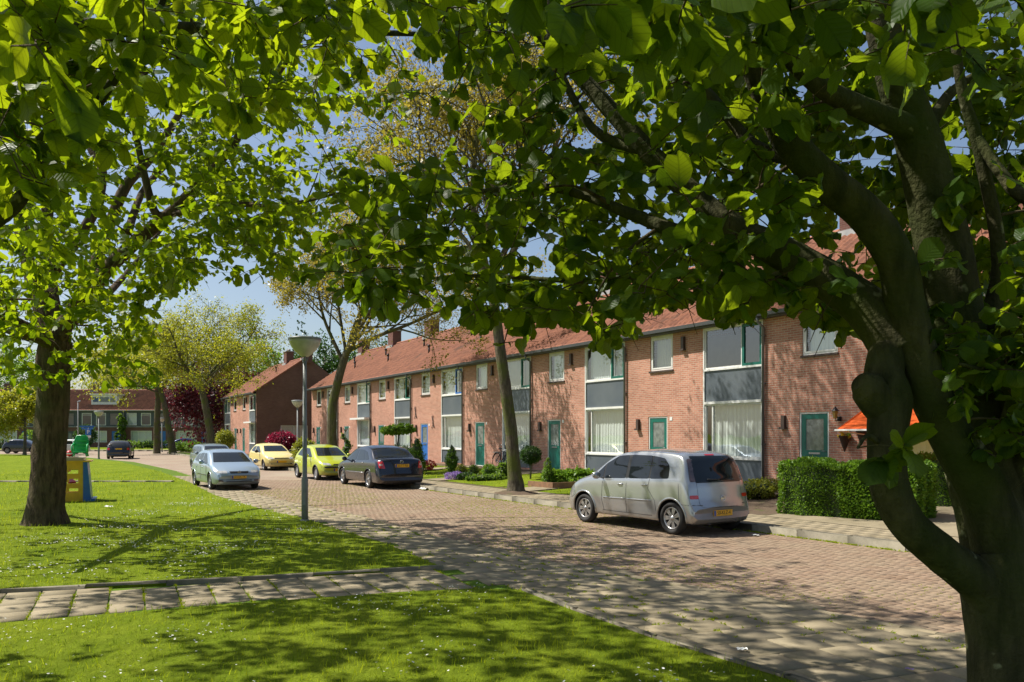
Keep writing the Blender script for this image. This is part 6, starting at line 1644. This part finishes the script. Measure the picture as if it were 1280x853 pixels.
# red toy further back
base=Vector(((88-640)*.036,36,.03)); base=Vector(((87.5-640)*.028,28,.03))
r=thing('toy_slide','red plastic toy slide standing behind the play table, mostly behind the thick trunk','toy slide',base)
mb=MB(); mb.add([(-.75,-.2,.9),(-.75,.2,.9),(.1,.2,.10),(.1,-.2,.10),(-.75,-.2,.98),(-.75,.2,.98),(.1,.2,.18),(.1,-.2,.18)],[(0,1,2,3),(7,6,5,4),(0,3,7,4),(2,1,5,6)]); mb.box(-.1,.03,-.25,.25,.55,1.33,M=Matrix.Rotation(-.25,4,'Y'))
mb.build('chute',rd,r); mb=MB(); mb.box(-.80,-.72,-.22,.22,0,.9); mb.build('ladder',bl,r)
# ---- bicycle leaning on the wall
def bicycle(label,loc,rz):
    r=thing('bicycle',label,'bicycle',loc,rz); R=.34; lean=Matrix.Rotation(math.radians(-8),4,'X')
    T=lambda x,y,z: lean@Vector((x,y,z))
    for x in (-.52,.52):
        mb=MB(); mb.tube([T(x+R*math.cos(a*math.pi/16),0,R+R*math.sin(a*math.pi/16)) for a in range(33)],.019,6,cap=False); w=mb.build('wheel',M['tyre'],r)
        mb=MB(); 
        for k in range(14):
            a=k*math.pi/7; mb.tube([T(x,0,R),T(x+(R-.02)*math.cos(a),0,R+(R-.02)*math.sin(a))],.003,3,cap=False)
        mb.tube([T(x,-.04,R),T(x,.04,R)],.025,6); mb.build('spokes',M['steel'],w)
    fr=[((-.52,0,R),(-.12,0,.28)),((-.12,0,.28),(-.22,0,.80)),((-.52,0,R),(-.20,0,.72)),((-.12,0,.28),(.34,0,.72)),((-.21,0,.76),(.33,0,.80)),((.30,0,.86),(.52,0,R))]
    mb=MB()
    for a,b_ in fr: mb.tube([T(*a),T(*b_)],.018,6)
    mb.build('frame',M['black'],r)
    mb=MB(); mb.tube([T(-.34,0,.88),T(-.24,0,.89),T(-.10,0,.87)],[.08,.07,.025],8,flat=.5); mb.tube([T(-.22,0,.8),T(-.23,0,.87)],.012,5); mb.build('saddle',M['black'],r)
    mb=MB(); mb.tube([T(.12,-.28,1.0),T(.28,-.22,1.04),T(.30,0,1.0),T(.28,.22,1.04),T(.12,.28,1.0)],.012,6); mb.tube([T(.3,0,.85),T(.3,0,1.0)],.014,6); mb.build('handlebar',M['steel'],r)
    mb=MB(); mb.box(-.80,-.35,-.07,.07,.70,.715,M=lean); mb.build('rear_rack',M['steel'],r)
    mb=MB(); mb.tube([T(-.52+.38*math.cos(a*.2),0,R+.38*math.sin(a*.2)) for a in range(3,16)],.02,5); mb.build('mudguard',M['black'],r)
    mb=MB(); mb.tube([T(-.12,-.05,.28),T(-.12,.05,.28)],.07,10); mb.tube([T(-.12,-.06,.28),T(-.05,-.08,.13)],.01,5); mb.tube([T(-.12,.06,.28),T(-.19,.08,.43)],.01,5); mb.build('crank',M['steel'],r)
    return r
p=fac(36.3,.45); z=gz(*p)
bicycle('black bicycle leaning against the brick wall beside a green door',Vector((p[0],p[1],z+.03)),RZ)
# ---- hanging baskets on the awning house
for (lx,lz,lb_) in ((2.78,1.05,'hanging wall basket of yellow and orange flowers, lower one left beside the green door'),(3.28,1.22,'hanging wall basket of yellow flowers, upper one right under the awning edge')):
    loc=HS[7].location+Vector((RU[0]*lx,RU[1]*lx,lz))+Vector((-.8594,-.5113,0))*.17
    r=thing('flower_basket',lb_,'flower basket',loc,RZ,'hanging baskets on the awning house wall')
    mb=MB(); mb.lathe([(.01,0),(.05,.1),(.15,.40),(.17,.42),(.155,.42),(.0,.40)],16); mb.build('cone_basket',pm('wicker',(.07,.035,.02),(.045,.022,.015),sc=40,bst=.6,bsc=80),r)
    crown_cloud(r,[(0,0,.46,.17,.16,.08)],420,.05,'flower_yellow',int(lz*100),name='flowers')
    crown_cloud(r,[(0,0,.43,.16,.15,.05)],140,.05,'leaf_hedge',int(lz*100)+1,name='leaves')
    mb=MB(); mb.tube([(0,.165,.3),(0,.10,.3)],.012,5); mb.build('hook',M['black'],r)
# ---- grey post, wooden edged bed, litter
r=thing('gate_pillar','light grey gate post between the two hedges, seen through the fork of the dark tree','post',Vector((8.32,16.9,gz(8.32,16.9))),.55)
mb=MB(); mb.box(-.10,.10,-.10,.10,-.05,.66); mb.build('pillar',pm('grey_concrete',(.42,.43,.44),(.34,.35,.36),sc=5,rough=.8),r)
mb=MB(); mb.box(-.12,.12,-.12,.12,.66,.70); mb.build('cap',M['lead'],r)
r=thing('bed_edging','low orange brown wooden edging round the garden bed left of the silver car','garden edging',Vector((0,0,0)))
wd=pm('edging_wood',(.30,.16,.08),(.20,.11,.06),sc=9,rough=.85)
q0=gnd(661,614,.2); pts=[(.72,25.6),(1.35,25.55),(2.55,24.3)]
pts=[((661-640)*.0262,26.3),((692-640)*.0252,25.2),((757-640)*.0252,25.3)]
for a,b_ in zip(pts[:-1],pts[1:]):
    a=Vector((*a,gz(*a)-.02)); b_=Vector((*b_,gz(*b_)-.02)); dv=b_-a; nn=Vector((-dv.y,dv.x,0)).normalized()*.035
    mb=MB(); hh=Vector((0,0,.22)); P=[a-nn,b_-nn,b_+nn,a+nn]; mb.add(P+[p+hh for p in P],[(3,2,1,0),(4,5,6,7),(0,1,5,4),(1,2,6,5),(2,3,7,6),(3,0,4,7)]); mb.build('board',wd,r)
def litter(label,px,py,z,s,mat,seed):
    rg=random.Random(seed); mb=MB(); n=5; vs=[]
    for i in range(n):
        for j in range(4): vs.append(((i/(n-1)-.5)*s,(j/3-.5)*s*.6,.006+rg.random()*s*.22))
    mb.add(vs,[(i*4+j,(i+1)*4+j,(i+1)*4+j+1,i*4+j+1) for i in range(n-1) for j in range(3)])
    o=mb.build('litter',mat); o.location=gnd(px,py,z); o.rotation_euler=(0,0,rg.random()*3); tag(o,label,'litter'); return o
litter('white scrap of paper on the slabs at the bottom of the view',927,813,.02,.09,M['white'],1)
litter('tiny blue scrap on the slabs beside the near lawn',913,826,.02,.04,bl,2)
litter('crumpled white scrap on the road behind the silver car',945,670,.01,.12,M['white'],3)
litter('white plastic bag scrap on the road right of the dark saloon',531,612,.03,.35,M['white'],4)
litter('small red wrapper at the kerb left of the silver car',675,624,.0,.16,rd,5)
litter('purple petal scrap on the slabs near the bottom right',1137,838,.02,.06,M['flower_purple'],6)
litter('white scrap lying in the far lawn right of the play table',136,634,.06,.18,M['white'],7)
# dead leaves under the leaning tree: soil mound
mb=MB(); b_=gnd(645,617,.12); rg=random.Random(4)
ring=[]
mb.lathe([(.02,.10),(.30,.085),(.55,.03),(.80,-.01)],22,c=(b_.x,b_.y,.12)); 
mb.v=[(x+rg.uniform(-.05,.05),y+rg.uniform(-.05,.05),z+rg.uniform(-.012,.012)) for x,y,z in mb.v]
o=mb.build('soil_mound',M['soil']); o['kind']='structure'
# ---------------------------------------------------------------- light, sky, camera
EL=math.radians(54); sx,sy=-1,.25; az=math.atan2(sx,sy)     # direction towards the sun
w=bpy.data.worlds.new('World'); scene.world=w; w.use_nodes=True; nt=w.node_tree
sk=nt.nodes.new('ShaderNodeTexSky'); sk.sky_type='NISHITA'; sk.sun_disc=False; sk.sun_elevation=EL; sk.sun_rotation=az%(2*math.pi)
sk.air_density=1.0; sk.dust_density=1.8; sk.ozone_density=1.0; sk.altitude=0
bg=nt.nodes['Background']; bg.inputs['Strength'].default_value=.088; nt.links.new(sk.outputs[0],bg.inputs[0])
sd_=bpy.data.lights.new('sun','SUN'); sd_.energy=5.0; sd_.angle=math.radians(.55); sd_.color=(1,.945,.85)
so=bpy.data.objects.new('sun',sd_); C.objects.link(so)
dv=Vector((sx,sy,0)).normalized()*math.cos(EL)+Vector((0,0,math.sin(EL)))
so.rotation_euler=dv.to_track_quat('Z','Y').to_euler(); so.location=(-20,5,40)
cd=bpy.data.cameras.new('camera'); cd.sensor_width=36; cd.lens=36*F/1280; cd.shift_y=(HY-426.5)/1280; cd.clip_end=4000; cd.clip_start=.05
co=bpy.data.objects.new('camera',cd); C.objects.link(co); co.location=(0,0,H); co.rotation_euler=(math.pi/2,0,0); scene.camera=co
vs_=scene.view_settings; vs_.view_transform='Standard'; vs_.look='None'; vs_.exposure=0.55; vs_.gamma=1; vs_.use_curve_mapping=False
cy=scene.cycles; cy.max_bounces=7; cy.diffuse_bounces=3; cy.glossy_bounces=3; cy.transmission_bounces=4; cy.transparent_max_bounces=12
cy.use_denoising=True; cy.caustics_reflective=False; cy.caustics_refractive=False; cy.sample_clamp_indirect=6
try: cy.denoiser='OPENIMAGEDENOISE'
except Exception: pass
